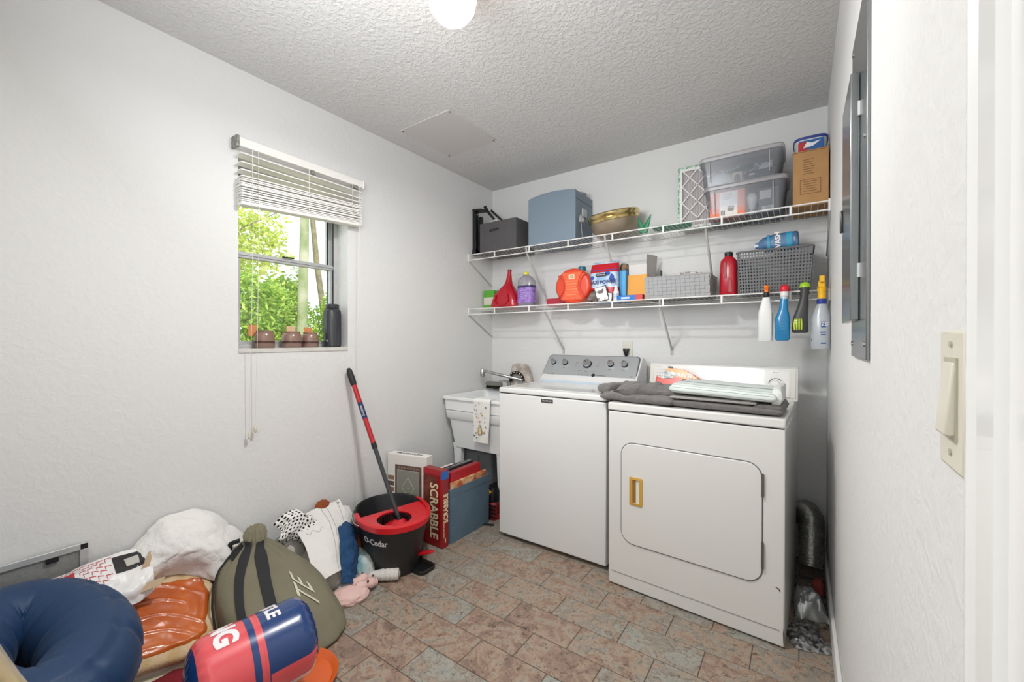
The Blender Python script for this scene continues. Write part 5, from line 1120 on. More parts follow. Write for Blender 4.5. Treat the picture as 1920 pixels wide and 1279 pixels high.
yl = mat('trigger_yellow', 'f2b90f', .35)
P('stem', MB().lathe([(.0165, 1.385), (.0155, 1.425), (.019, 1.440)], 24, cx=zc+.004, cy=zy), yl, t)
hd = P('spray_head', MB().box(zc-.010, zc+.018, zy-.020, zy+.020, 1.436, 1.470), yl, t, bevel=.006, seg=3)
P('nozzle', MB().box(zc-.006, zc+.014, zy-.034, zy-.016, 1.462, 1.492), yl, hd, bevel=.002)
P('trigger', MB().tube([(zc+.004, zy+.016, 1.455), (zc+.004, zy+.046, 1.44), (zc+.004, zy+.05, 1.415)], .0055, 8), yl, hd)
zb = mat('print_blue', '27509e', .4)
def cylwarp(cx, cy, z, a0, r=.0378):
    return lambda p: Vector((cx+r*math.sin(a0+p.x/r), cy-(r+p.z)*math.cos(a0+p.x/r), z+p.y))
def cpatch(a0, a1, z0, z1, m_, nm='print_block'):
    mb = MB(); mb.sheet(lambda u, v: Vector((zc+.0376*math.sin(a0+(a1-a0)*u), zy-.0376*math.cos(a0+(a1-a0)*u), z0+(z1-z0)*v)), 10, 1, .0006); P(nm, mb, m_, t)
cpatch(.02, 1.0, 1.252, 1.278, zb, 'logo_patch')
text('lettering', 'ZEP', .022, None, mat('white_ink', 'f4f0ea', .4), t, warp=cylwarp(zc, zy, 1.265, .50, .0382), sub=1, bold=.0004)
cpatch(-.1, .95, 1.228, 1.233, zb); cpatch(.0, .95, 1.216, 1.220, zb); cpatch(-.0, .8, 1.176, 1.181, zb); cpatch(-1.25, -.75, 1.190, 1.198, zb); cpatch(-1.25, -.85, 1.268, 1.271, zb)
# ================================================================== boxes by the tub
random.seed(5)
t = thing('picture_frame_box', 'white cardboard picture frame box with a printed dark frame standing by the left wall', 'box', (.022, -1.098, 0), math.radians(13.5))
wbx = mat('white_box', 'e8e6e1', .6); dw = mat('print_darkwood', '5b463c', .6, col2='6e584c', vscale=30); gmat_ = mat('print_greymat', '8f9084', .6)
W_, D_, Hb = .282, .068, .487
P('body', MB().box(0, W_, 0, D_, 0, Hb), wbx, t, bevel=.002)
e = .0008
P('printed_frame', MB().box(.058, .072, -e, 0, .02, .425).box(.232, .248, -e, 0, .02, .425).box(.072, .232, -e, 0, .395, .425).box(.072, .232, -e, 0, .02, .05), dw, t)
P('printed_mat', MB().box(.074, .230, -e, 0, .052, .393), gmat_, t)
m = MB(); L_ = [(.152, .350), (.196, .290), (.152, .230), (.108, .290)]
for a, b in zip(L_, L_[1:]+L_[:1]):
    m.tube([(a[0], -.0009, a[1]), (b[0], -.0009, b[1])], .0011, 5)
P('printed_diamond', m, mat('print_line_light', 'c9cabd', .6), t)
P('printed_mark', MB().box(.144, .160, -.0012, -e, .288, .291), mat('print_line_light', 'c9cabd', .6), t)
for k in range(9): P('printed_swatch', MB().box(.004, .050, -e, 0, .040+.036*k, .066+.036*k), dw if k % 2 else mat('print_midwood', '8d6f5c', .6), t)
for k in range(7): P('printed_bead', MB().box(.078+.022*k, .094+.022*k, -.0014, -e, .404, .416), mat('print_bead', '8a7768', .6), t)
text('lettering', 'FRAMEWORK', .030, frame((W_/2, D_*.5, Hb+.0005), (1, 0, 0), (0, 1, 0)), ink, t, bold=.0005)
text('lettering', 'FRAMEWORKS', .030, frame((W_+.0005, D_/2, .17), (0, 0, -1), (0, 1, 0)), mat('ink_black', '222020', .6), t, bold=.0006, sx=.9)

t = thing('board_game_box', 'tall dark red word game box standing on end beside the white frame box', 'box', (.38, -1.035, 0), world=True)
dr_ = mat('game_red', '8e1a20', .35); br_ = mat('game_red_bright', 'b3242b', .35); cream = mat('game_cream', 'e9dcb8', .5)
gx0, gx1, gy0, gy1, gh = .304, .460, -1.064, -1.014, .443
P('body', MB().box(gx0, gx1, gy0, gy1, .001, gh), dr_, t, bevel=.0025)
P('printed_border', MB().box(gx1-.018, gx1-.001, gy0-.0006, gy0, .006, gh-.004).box(gx0+.001, gx1-.018, gy0-.0006, gy0, gh-.03, gh-.004), br_, t)
P('printed_board', MB().box(gx0+.012, gx1-.05, gy0-.0007, gy0, .08, .40), mat('game_brown', '5e2a22', .5, col2='7d4636', vscale=40), t)
text('lettering', 'SCRABBLE', .088, frame((gx1-.070, gy0-.0008, .205), (0, 0, -1), (1, 0, 0)), cream, t, bold=.0012, sx=.80)
text('lettering', 'SCRABBLE', .050, frame((gx1+.0006, (gy0+gy1)/2+.004, .225), (0, 0, 1), (0, -1, 0)) @ Matrix.Rotation(0, 4, 'Z'), cream, t, bold=.0008, sx=.74)
text('lettering', 'CROSSWORD GAME', .009, frame((gx1+.0006, gy0+.012, .10), (0, 0, 1), (0, -1, 0)), cream, t)
P('printed_mark', MB().box(gx1, gx1+.0008, gy0+.020, gy0+.027, .03, .055), cream, t)
P('tape', MB().box(gx1-.012, gx1+.0012, gy0-.001, gy1+.001, gh-.05, gh-.004), mat('blue_tape', '2f67b5', .5), t)

t = thing('storage_bin', 'slate blue fabric storage bin full of boxes and cards beside the red game box', 'bin', (.31, -.81, 0), world=True)
bb_m = mat('slate_fabric', '5f7688', .9, bump=.35, bscale=320, var=.12, vscale=9)
zx0, zx1, zy0, zy1, zh = .150, .463, -1.000, -.632, .316
m = MB(); openbin(m, zx0, zx1, zy0, zy1, .001, zh, .003, .006, .006); P('body', m, bb_m, t, ang=40)
P('rim_band', MB().loft([rr4(zh-.040, zx0-.0015, zx1+.0015, zy0-.0015, zy1+.0015, .006), rr4(zh-.002, zx0-.0022, zx1+.0022, zy0-.0022, zy1+.0022, .006)], False, False), bb_m, t)
def carton(name, label, cat, x0, x1, y0, y1, z0, z1, m_, bits=(), tilt=0):
    t = thing(name, label, cat, ((x0+x1)/2, (y0+y1)/2, z0), world=True)
    T_ = Matrix.Translation((x0, y0, z0)) @ Matrix.Rotation(tilt, 4, 'X') @ Matrix.Translation((-x0, -y0, -z0))
    P('body', MB(T_).box(x0, x1, y0, y1, z0, z1), m_, t, bevel=.0015)
    for n_, b, mm in bits: P(n_, MB(T_).box(*b), mm, t)
    return t
carton('card_game_box', 'red card game box standing at the back of the slate blue bin', 'box', .400, .440, -.97, -.70, .01, .405, mat('card_red', 'b6212b', .4), [('top_panel', (.402, .438, -.968, -.702, .405, .4058), mat('card_red_dark', '93161f', .4)), ('side_stripe', (.4402, .4408, -.965, -.72, .375, .395), br_)])
carton('magazine_stack', 'stack of cream and orange printed magazines at the front of the slate blue bin', 'magazines', .442, .455, -.985, -.66, .01, .352, mat('magazine_cream', 'e2c9a2', .6, col2='c06a2c', vscale=22), [('cover', (.4552, .4560, -.984, -.665, .02, .345), mat('magazine_cover', 'e0b98c', .5, col2='b4532a', vscale=26))])
carton('game_case', 'black and silver game case lying on top behind the red card box', 'case', .300, .340, -.96, -.74, .01, .395, black_pl, [('silver_edge', (.304, .309, -.958, -.742, .395, .3965), metal), ('silver_edge', (.326, .331, -.958, -.742, .395, .3965), metal)])
carton('game_case', 'dark narrow case with a silver strip between the red card box and the black case', 'case', .350, .388, -.95, -.71, .01, .412, mat('case_dark', '2d2b2e', .4), [('silver_strip', (.364, .374, -.949, -.711, .412, .4135), metal)])
carton('paper_pad', 'pink and white paper pad standing beside the black game cases', 'paper', .262, .292, -.97, -.78, .01, .388, mat('pad_pink', 'd8b3ac', .7, col2='efe9e4', vscale=30))

# ================================================================== mop bucket
bkp = mat('bucket_black', '232426', .42, bump=.12, bscale=300); rdp = mat('bucket_red', 'cf1724', .28, coat=.2)
BA = math.radians(180-24); bc = Vector((.318, -1.300))
t = thing('mop_bucket', 'black spin mop bucket with a red wringer rim on the floor', 'bucket', (.322, -1.305, 0), BA)
def br3(z, a, b, dx=0, n=2.15): return MB().ring(z, a, b, n, 64, dx, 0)
ro, rs = .240, .180     # rim half length (along local x) and half width
m = MB(); m.loft([br3(.001, .165, .122, -.01), br3(.012, .174, .130, -.01), br3(.10, .195, .148, -.005), br3(.20, .222, .168), br3(.245, ro-.006, rs-.006), br3(.272, ro, rs), br3(.274, ro-.006, rs-.006), br3(.245, ro-.014, rs-.014), br3(.06, .168, .143, -.005), br3(.02, .15, .126, -.008)]); P('tub', m, bkp, t, ang=50)
m = MB(); m.loft([br3(.262, ro+.003, rs+.003), br3(.270, ro+.010, rs+.010), br3(.278, ro+.009, rs+.009), br3(.280, ro, rs), br3(.272, ro-.003, rs-.003)], False, False); P('rolled_rim', m, bkp, t, ang=50)
# red collar around the near part of the rim: angles where local x<.07
def arc_ring(a0, a1, secs, n=56):
    out = []
    for a_, b_, z in secs:
        out.append([Vector((a_*math.copysign(abs(math.cos(a))**(2/2.15), math.cos(a)), b_*math.copysign(abs(math.sin(a))**(2/2.15), math.sin(a)), z)) for a in [a0+(a1-a0)*k/n for k in range(n+1)]])
    return out
def strip(mb, rows):
    n = len(rows[0]); vs = [p for r in rows for p in r]; m_ = len(rows); fs = []
    for i in range(m_):
        j = (i+1) % m_
        for k in range(n-1): fs.append((i*n+k, i*n+k+1, j*n+k+1, j*n+k))
    fs.append(tuple(i*n for i in range(m_))); fs.append(tuple(i*n+n-1 for i in range(m_))[::-1]); return mb.add(vs, fs)
a0, a1 = math.radians(84), math.radians(292)
m = MB(); strip(m, arc_ring(a0, a1, [(ro+.004, rs+.004, .250), (ro+.010, rs+.010, .253), (ro+.012, rs+.012, .280), (ro+.004, rs+.004, .285), (ro-.010, rs-.010, .283), (ro-.008, rs-.008, .274), (ro+.004, rs+.004, .266)])); P('red_collar', m, rdp, t, ang=45)
# deck with round wringer hole
HC = Vector((-.094, .014)); HR = .088
outer = []; inner = []
NN = 96
chord = .022
for k in range(NN):
    a = 2*PI*k/NN; d = Vector((math.cos(a), math.sin(a)))
    # ray from hole centre to ellipse or chord
    lo_, hi_ = 0, .6
    for _ in range(30):
        md = (lo_+hi_)/2; p = HC+d*md
        inside = (abs(p.x)/(ro-.008))**2.15+(abs(p.y)/(rs-.008))**2.15 < 1 and p.x < chord-.035*(p.y/rs)
        if inside: lo_ = md
        else: hi_ = md
    p = HC+d*max(lo_, HR+.008); outer.append(p); inner.append(HC+d*HR)
m = MB(); m.loft([[Vector((p.x, p.y, z)) for p in q] for q, z in ((outer, .262), (outer, .272), (inner, .268), ([HC+(p-HC)*.985 for p in inner], .255), ([HC+(p-HC)*.99 for p in inner], .252), ([HC+(p-HC)*1.03 for p in inner], .256))], False, False, closed=True); P('wringer_deck', m, rdp, t, ang=40)
m = MB(); m.lathe([(.086, .262), (.085, .185), (.076, .172), (.0761, .168), (.089, .180), (.0875, .262)], 48, False, False, cx=HC.x, cy=HC.y); wr = P('wringer_basket', m, mat('basket_dark', '3a0d10', .5), t)
for k in range(40):
    a = 2*PI*k/40; P('wringer_tooth', MB(Matrix.Translation((HC.x, HC.y, 0)) @ Matrix.Rotation(a, 4, 'Z')).box(.074, .085, -.0022, .0022, .205, .258), black_pl, wr)
P('wringer_floor', MB().lathe([(.082, .172), (.082, .178)], 40, cx=HC.x, cy=HC.y), mat('basket_dark', '3a0d10', .5), wr)
hp = [(ro*.62, rs*.86, .276), (ro*.3, rs*1.06, .262), (-ro*.1, rs*1.10, .256), (-ro*.35, rs*1.04, .262)]
P('wire_handle', MB().tube([catmull([Vector(p) for p in hp], k/16) for k in range(17)], .0032, 8), metal, t)
# foot pedal on the side towards +X world: local direction = rotate(-BA)
pd_ = Matrix.Rotation(-BA, 4, 'Z')
PMt = pd_ @ Matrix.Translation((.035, .035, 0))
m = MB(PMt); m.prism([(p[0], p[1]) for p in rrect(.085, .215, -.055, .055, .03, 5)], .004, .020); pdl = P('pedal', m, black_pl, t, bevel=.003)
for k in range(4): P('pedal_rib', MB(PMt).box(.15+.014*k, .156+.014*k, -.035, .035, .020, .024), black_pl, pdl)
m = MB(PMt); m.loft([[Vector((x, y*w_, z+zz)) for y, zz in ((-1, 0), (1, 0), (1, .014), (-1, .014))] for x, w_, z in ((.06, .020, .050), (.12, .022, .062), (.205, .017, .095), (.235, .012, .106))]); P('lever', m, rdp, t, bevel=.003)
for y_ in (-.062, .045): P('pedal_housing', MB(PMt).box(.03, .105, y_, y_+.017, .0, .11), bkp, t, bevel=.004)
# printed name, wrapped round the bucket's near side
def bwarp(ang0, z0):
    def f(p):
        a = ang0 + p.x/.20; z = z0+p.y; s_ = (z-.10)/.10; rr_a = .195+(.222-.195)*s_; rr_b = .148+(.168-.148)*s_
        x = (rr_a+.0012+p.z)*math.copysign(abs(math.cos(a))**(2/2.15), math.cos(a)); y = (rr_b+.0012+p.z)*math.copysign(abs(math.sin(a))**(2/2.15), math.sin(a)); return Vector((x-.003, y, z))
    return f
LANG = math.radians(131)
text('lettering', 'O-Cedar', .044, None, mat('logo_white', 'e8e8e8', .4), t, warp=bwarp(LANG, .192), sub=1, bold=.0009)

# mop
t = thing('mop', 'spin mop with a red and grey handle leaning from bucket to left wall', 'mop', (.385, -1.30, .20), world=True)
A_, B_ = Vector((.388, -1.305, .215)), Vector((.032, -1.376, 1.030))
def mp(u): return A_.lerp(B_, u)
hgr = mat('handle_grey', '46484b', .35, .3); hred = mat('handle_red', 'b3121f', .3, coat=.3); hblk = mat('grip_black', '1c1c1e', .6)
P('lower_pole', MB().cyl(mp(.0), mp(.50), .0115, seg=20), hgr, t)
P('ferrule', MB().cyl(mp(.47), mp(.505), .0145, seg=20), black_pl, t)
P('upper_pole', MB().cyl(mp(.50), mp(.90), .0135, seg=20), hred, t)
P('grip', MB().tube([mp(.885), mp(.90), mp(.94), mp(.985), mp(1.0)], [.0145, .017, .0175, .015, .008], 20), hblk, t)
lb = P('handle_label', MB().cyl(mp(.665), mp(.77), .0139, seg=20, cap=False), mat('label_navy', '1e2b5c', .4), t)
dirm = (B_-A_).normalized(); side = Vector((CAM.x-mp(.7).x, CAM.y-mp(.7).y, 0)).normalized(); side = Vector((1, -.7, 0)).normalized()
text('lettering', 'O-CEDAR', .014, frame(mp(.718)+side*.0142, dirm, side.cross(dirm)), mat('logo_white', 'e8e8e8', .4), lb)
P('joint', MB().cyl(mp(-.01), mp(.055), .019, .013, 16), black_pl, t)
P('head_plate', MB().lathe([(.001, .196), (.060, .196), (.078, .205), (.076, .216), (.045, .226), (.020, .240), (.001, .241)], 40, cx=.384, cy=-1.305), rdp, t)
mm_ = MB(); random.seed(3)
for k in range(70):
    a = random.uniform(0, 6.28); q = random.uniform(.045, .078); mm_.tube([(.384+q*.8*math.cos(a), -1.305+q*.8*math.sin(a), .200), (.384+q*math.cos(a), -1.305+q*math.sin(a), .190), (.384+q*.9*math.cos(a+.1), -1.305+q*.9*math.sin(a+.1), .180)], .004, 5)
o = P('mop_fibres', mm_, mat('mop_white', 'cfcbc4', .95), t); o['kind'] = 'stuff'

# ================================================================== laundry heap by the left wall
def cloth(name, label, mb, m_, loc, cat='cloth', ang=70, part='fabric', **kw):
    t = thing(name, label, cat, loc, world=True); o = P(part, mb, m_, t, ang=ang); return t
wh = mat('cotton_white', 'e3e1dd', .95, bump=.25, bscale=90); wh2 = mat('cotton_offwhite', 'dad6cd', .95, bump=.25, bscale=90)
m = MB(); blob(m, (.170, -1.580, 0), (.165, .17, .110), 2, .16, rot=.3)
cloth('bed_sheet', 'white crumpled sheet at the bottom of the clothes heap by the wall', m, wh2, (.15, -1.57, 0))
m = MB(); patch(m, [[(.030, -1.70, .275), (.035, -1.58, .300), (.050, -1.440, .318)], [(.11, -1.715, .265), (.13, -1.585, .27), (.115, -1.45, .255)], [(.25, -1.735, .215), (.255, -1.62, .215), (.245, -1.515, .185)], [(.37, -1.765, .11), (.375, -1.67, .12), (.345, -1.585, .10)]], 60, 60, .005, .012, 8, 3)
coat = cloth('white_jacket', 'off white denim jacket with a stitched seam spread over the clothes heap', m, wh, (.2, -1.6, .2), 'jacket')
jk = MB(); patch(jk, [[(.030, -1.70, .275), (.035, -1.58, .300), (.050, -1.440, .318)], [(.11, -1.715, .265), (.13, -1.585, .27), (.115, -1.45, .255)], [(.25, -1.735, .215), (.255, -1.62, .215), (.245, -1.515, .185)], [(.37, -1.765, .11), (.375, -1.67, .12), (.345, -1.585, .10)]], 4, 4, .005, .012, 8, 3)
sgn = 1 if on_surf(jk, .5, .5, .01).z > on_surf(jk, .5, .5, -.01).z else -1
for uu in (.60, .70, .93):
    P('seam', MB().tube([on_surf(jk, uu, v/40, .0006, sgn) for v in range(1, 40)], .0013, 5), mat('stitch_grey', 'aaa7a1', .9), coat)
P('pocket_seam', MB().tube([on_surf(jk, u_, v_, .0006, sgn) for u_, v_ in [(.12+.34*k/12, .46+.03*math.sin(k)) for k in range(13)]], .0013, 5), mat('stitch_grey', 'aaa7a1', .9), coat)
P('button', MB().sphere(on_surf(jk, .95, .06, .001, sgn), .006, 14, 8, (1, 1, .5)), mat('button_brown', '6f665c', .4), coat)
m = MB(); patch(m, [[(.045, -1.470, .272), (.050, -1.42, .275), (.055, -1.385, .262)], [(.12, -1.495, .245), (.13, -1.45, .235), (.12, -1.405, .215)], [(.20, -1.535, .205), (.205, -1.50, .195), (.185, -1.455, .170)]], 34, 34, .005, .008, 9, 6)
cloth('white_shirt', 'white collar piece lying at the top right of the clothes heap', m, wh, (.1, -1.45, .22), 'shirt')
m = MB(); patch(m, [[(.03, -1.44, .225), (.05, -1.40, .235), (.055, -1.375, .20)], [(.12, -1.44, .19), (.15, -1.41, .185), (.14, -1.375, .15)], [(.22, -1.475, .12), (.24, -1.44, .10), (.22, -1.41, .07)], [(.29, -1.49, .04), (.30, -1.46, .02), (.28, -1.44, .01)]], 34, 44, .006, .012, 13, 9)
cloth('orange_garment', 'rust orange cloth hanging down behind the navy cloth near the bucket', m, mat('rust_cloth', 'b4632f', .95, bump=.3, bscale=90), (.1, -1.42, .1), 'garment')
m = MB(); blob(m, (.030, -1.530, .285), (.022, .035, .032), 5, .3, seg=30, rings=20)
cloth('rust_scrap', 'small rust brown cloth scrap peeking over the top of the heap', m, mat('rust_cloth2', '8f4a26', .95), (.035, -1.545, .275))
m = MB(); patch(m, [[(.13, -1.52, .235), (.14, -1.47, .245), (.16, -1.42, .20)], [(.22, -1.555, .225), (.245, -1.50, .225), (.235, -1.455, .165)], [(.33, -1.615, .165), (.355, -1.565, .16), (.335, -1.51, .09)], [(.40, -1.655, .075), (.42, -1.615, .065), (.39, -1.575, .02)]], 60, 80, .006, .022, 11, 12)
cloth('navy_garment', 'navy blue jersey garment draped down the right of the clothes heap', m, mat('navy_cloth', '1f466f', .95, bump=.3, bscale=120), (.28, -1.53, .1), 'garment')
m = MB(); blob(m, (.322, -1.480, 0), (.070, .050, .078), 8, .22, seg=44, rings=26, rot=-.5)
cloth('tie_dye_cloth', 'pale grey and teal dyed cloth lump between the navy cloth and the bucket', m, mat('teal_dye', 'c6cbc7', .95, col2='7fb0b6', vscale=9, bump=.3, bscale=80), (.345, -1.47, 0))
# rolled sock
sp = [Vector(p) for p in ((.345, -1.525, .016), (.385, -1.500, .026), (.43, -1.462, .031), (.468, -1.430, .032), (.496, -1.406, .032))]
rad = [.010, .020, .026, .028, .027]
def rint(u): return rad[min(int(u*4), 3)]*(1-(u*4-min(int(u*4), 3)))+rad[min(int(u*4)+1, 4)]*(u*4-min(int(u*4), 3))
m = MB(); m.tube([catmull(sp, k/50) for k in range(51)], [rint(k/50)*(1+.05*(math.sin(k*1.0) if k > 24 else 0)) for k in range(51)], 26)
t = thing('sock', 'white rolled sock on the floor in front of the mop bucket', 'sock', (.4, -1.44, 0), world=True)
P('foot', m, mat('sock_white', 'd9d6d0', .95, bump=.5, bscale=200), t, ang=60)
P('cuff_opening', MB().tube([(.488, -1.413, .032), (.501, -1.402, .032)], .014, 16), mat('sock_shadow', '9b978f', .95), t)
# pink fleece item
pk_m = mat('pink_fleece', 'e3bfb8', .95, bump=.4, bscale=140)
t = thing('pink_garment', 'pale pink fleece baby garment with dark snaps on the floor', 'garment', (.43, -1.6, 0), world=True)
m = MB(); blob(m, (.425, -1.640, 0), (.062, .085, .036), 6, .18, seg=50, rings=28, rot=-.45); P('body', m, pk_m, t, ang=70)
for pts, r in (([(.40, -1.60, .035), (.405, -1.555, .045), (.41, -1.515, .030)], .025), ([(.43, -1.60, .035), (.452, -1.545, .038), (.452, -1.505, .026)], .022)):
    P('leg', MB().tube([catmull([Vector(p) for p in pts], k/12) for k in range(13)], [r*(.9+.15*math.sin(k*1.1)) for k in range(12)]+[r*.5], 20), pk_m, t, ang=60)
for p in ((.447, -1.520, .061), (.463, -1.56, .058), (.40, -1.545, .068)): P('snap', MB().sphere(p, .0052, 12, 8), mat('snap_dark', '3b3030', .4), t)
m = MB(); patch(m, [[(.34, -1.62, .05), (.36, -1.58, .065), (.375, -1.54, .05)], [(.38, -1.66, .045), (.40, -1.62, .055), (.405, -1.585, .04)], [(.405, -1.70, .01), (.42, -1.67, .018), (.43, -1.64, .01)]], 26, 26, .005, .012, 14, 22)
cloth('grey_cloth', 'small grey and white cloth tucked between the jacket and the pink garment', m, mat('grey_mottle', 'c2c2be', .95, col2='6f7276', vscale=26), (.38, -1.62, .03))
# gingham cloth: crumpled patch with a UV check
ck = stripe_mat('gingham', 'eceae6', '1a1b22', 13, .5, 'CHECK')
m = MB(); G = []
for v in range(5):
    row = []
    for u in range(5):
        a = PI*(.10+.80*u/4); rr_ = .058+.014*math.sin(v*2+u)
        row.append((.062+.062*math.sin(a)+.01*math.sin(3*v), -1.805+.055*v+.02*math.sin(u*1.7), .225+.035*math.sin(v*.9+.3)+.085*math.cos(a)*.8+.028*math.sin(v+.4)))
    G.append(row)
patch(m, G, 70, 70, .004, .020, 15, 4)
cloth('gingham_cloth', 'black and white gingham cloth bunched against the wall behind the bag', m, ck, (.07, -1.69, .2))
m = MB(); blob(m, (.065, -1.72, 0), (.055, .09, .16), 14, .12, seg=40, rings=26)
cloth('pillowcase', 'white pillowcase wedged by the wall under the gingham cloth', m, wh2, (.08, -1.74, 0))

# ================================================================== olive laundry bag
ol = mat('olive_canvas', '7d7863', .85, bump=.25, bscale=260, var=.12, vscale=7); ols = mat('webbing_black', '1e1f21', .7, bump=.3, bscale=300)
t = thing('duffel_bag', 'olive canvas drawstring laundry bag with black straps slumped on the floor', 'bag', (.40, -1.93, 0), world=True)
sec = [(.001, .42, -1.915, .200, .190), (.03, .425, -1.915, .212, .202), (.10, .395, -1.925, .208, .200), (.17, .345, -1.935, .190, .185), (.22, .285, -1.945, .160, .155), (.26, .235, -1.945, .120, .118), (.29, .205, -1.94, .078, .080), (.308, .19, -1.935, .048, .052), (.322, .185, -1.93, .036, .040), (.345, .175, -1.925, .036, .042), (.366, .168, -1.92, .026, .034)]
def secint(u):
    x = u*(len(sec)-1); i = min(int(x), len(sec)-2)
    return catmull([Vector((s[1], s[2], s[0])) for s in sec], u), catmull([Vector((s[3], s[4], 0)) for s in sec], u)
rr = []
for i in range(67):
    u = i/66; c_, r_ = secint(u); ring = []
    for k in range(96):
        a = 2*PI*k/96; pl = max(0, (u-.42)/.58)
        f = 1+.10*pl**1.2*math.sin(a*13+2*u)+.05*pl*math.sin(a*29) + .045*(1-pl)*fbm(Vector((math.cos(a)*2, math.sin(a)*2, u*3)), 3) + .03*(ridge(Vector((math.cos(a)*2.2, math.sin(a)*2.2, u*1.5+4)), 2)-.4)
        n_ = 2.6-.6*u; ca, sa = math.cos(a), math.sin(a)
        x_ = r_.x*f*math.copysign(abs(ca)**(2/n_), ca); y_ = r_.y*f*math.copysign(abs(sa)**(2/n_), sa)
        ring.append(Vector((c_.x+x_, c_.y+y_, max(c_.z + (x_*-.22)*min(1, c_.z/.1) + .004*pl*math.sin(a*13), .001))))
    rr.append(ring)
m = MB(); m.loft(rr); bagb = P('bag_body', m, ol, t, ang=70)
def bagpt(a, u, off=.004):
    c_, r_ = secint(u); n_ = 2.6-.6*u; ca, sa = math.cos(a), math.sin(a); f = 1.035+.10*max(0, (u-.42)/.58)
    x_ = (r_.x*f+off)*math.copysign(abs(ca)**(2/n_), ca); y_ = (r_.y*f+off)*math.copysign(abs(sa)**(2/n_), sa)
    return Vector((c_.x+x_, c_.y+y_, max(c_.z + (x_*-.22)*min(1, c_.z/.1), .003)))
def strap(a0, a1, u0, u1, w_=.0175, nm='strap', off=.006, arch=0):
    def f(u, v):
        uu = u0+(u1-u0)*v; a = a0+(a1-a0)*v; c_, r_ = secint(uu); da = (u-.5)*2*w_/max(r_.x*1.0, .06)
        p = bagpt(a+da, uu, off); p.z += arch*math.sin(PI*v); return p
    m = MB(); m.sheet(f, 6, 30, .003); P(nm, m, ols, t, ang=60)
strap(math.radians(-52), math.radians(-50), .88, .30); strap(math.radians(2), math.radians(-18), .86, .26)
strap(math.radians(-96), math.radians(-92), .80, .60, .014)
P('drawcord', MB().tube([bagpt(math.radians(-98), u, .008) for u in (.8, .7, .6, .5, .4, .3, .2, .08)], .0038, 8), ols, t)
P('strap_loop', MB().tube([catmull([bagpt(math.radians(-118), .62, .01)+Vector((0, 0, .0)), bagpt(math.radians(-112), .70, .03), bagpt(math.radians(-100), .84, .045), bagpt(math.radians(-82), .9, .02)], k/16) for k in range(17)], .009, 8), ols, t)
tw = mat('stencil_cream', 'cfcbb2', .7)
def tewarp(p):
    p = Matrix.Rotation(math.radians(40), 3, 'Z') @ p
    # letters on the side facing the room, running up the bag
    a = math.radians(24)+p.x/.215; u = .37+(p.y)/.42; q = bagpt(a, max(.02, u), .0035+p.z); return q
text('lettering', 'TE', .082, None, tw, t, warp=lambda p: tewarp(Vector((p.x*.8+.0, p.y, p.z))), sub=2)

# ================================================================== foreground pile
# bread slice shaped cushion with an orange spread top, and the tray below
T1, T2, B1, B2 = Vector((.070, -2.075, .265)), Vector((.075, -2.44, .275)), Vector((.355, -2.125, .085)), Vector((.372, -2.52, .095))
org = (T1+T2+B1+B2)/4; X_ = ((B1+B2)-(T1+T2)).normalized(); Y_ = ((T1+B1)-(T2+B2)).normalized()
BMx = frame(org, X_, Y_)
hx, hy = .172, .200
def slice_outline(sx_, sy_, n=80, wob=.0, seed=0):
    o = []
    for k in range(n):
        a = 2*PI*k/n; c_, s_ = math.cos(a), math.sin(a)
        x = sx_*math.copysign(abs(c_)**.55, c_); y = sy_*math.copysign(abs(s_)**.6, s_)
        f = 1+wob*fbm(Vector((c_*1.8, s_*1.8, seed)), 3); o.append(Vector((x*f, y*f, 0)))
    return o
crust = mat('toast_beige', 'd9c3a0', .85, col2='c7a87a', vscale=14, bump=.4, bscale=160)
t = thing('toast_cushion', 'beige slice shaped cushion with a glossy orange spread top', 'cushion', BMx.translation, world=True)
m = MB(BMx); S_ = slice_outline(hx, hy, 80, .06, 3)
m.loft([[Vector((p.x*f, p.y*f, z)) for p in S_] for z, f in ((-.022, .93), (-.014, .99), (.0, 1.0), (.010, .985), (.016, .95), (.018, .86), (.018, .5), (.018, .02))]); P('bread', m, crust, t, ang=70)
spread = mat('orange_spread', 'cf6a25', .28, col2='b9551a', vscale=7, coat=.35)
O_ = slice_outline(hx*.80, hy*.82, 120, .20, 8); rr = []
for i in range(41):
    f = 1-i/40*.98; ring = []
    for p in O_:
        q = Vector((p.x*f, p.y*f, 0)); e_ = min(1, (1-f)*16)
        s_ = math.sin((q.x*.9-q.y*.30+.022*math.sin(q.y*17+1))*120); sw = max(0, s_)**10
        z = .018+.008*e_ + e_*(.0045*sw + .004*fbm(q*14, 3) + .004*max(0, ridge(q*11+Vector((4, 4, 0)), 2)-.35))
        ring.append(Vector((q.x, q.y, z)))
    rr.append(ring)
m = MB(BMx); m.loft([[Vector((p.x, p.y, .014)) for p in O_]]+rr); P('spread', m, spread, t, ang=80)
t = thing('serving_tray', 'cream oval tray under the orange topped slice cushion', 'tray', org+Vector((0, 0, -.05)), world=True)
m = MB(BMx @ Matrix.Translation((.035, .0, -.034))); S2 = slice_outline(hx*1.10, hy*1.06, 80, .03, 5)
m.loft([[Vector((p.x*f, p.y*f, z)) for p in S2] for z, f in ((-.010, .90), (-.006, .96), (.006, 1.0), (.009, 1.0), (.008, .985), (-.001, .94), (-.003, .5), (-.003, .02))]); P('dish', m, mat('tray_cream', 'd8cfba', .35), t, ang=60)
m = MB(); blob(m, (.440, -2.30, .0), (.10, .15, .050), 7, .15, seg=44, rings=24)
cloth('burgundy_cloth', 'dark red cloth on the floor under the cream tray', m, mat('burgundy', '7d1420', .9), (.44, -2.3, 0))
m = MB(); blob(m, (.190, -2.30, 0), (.150, .20, .095), 17, .10, seg=50, rings=26)
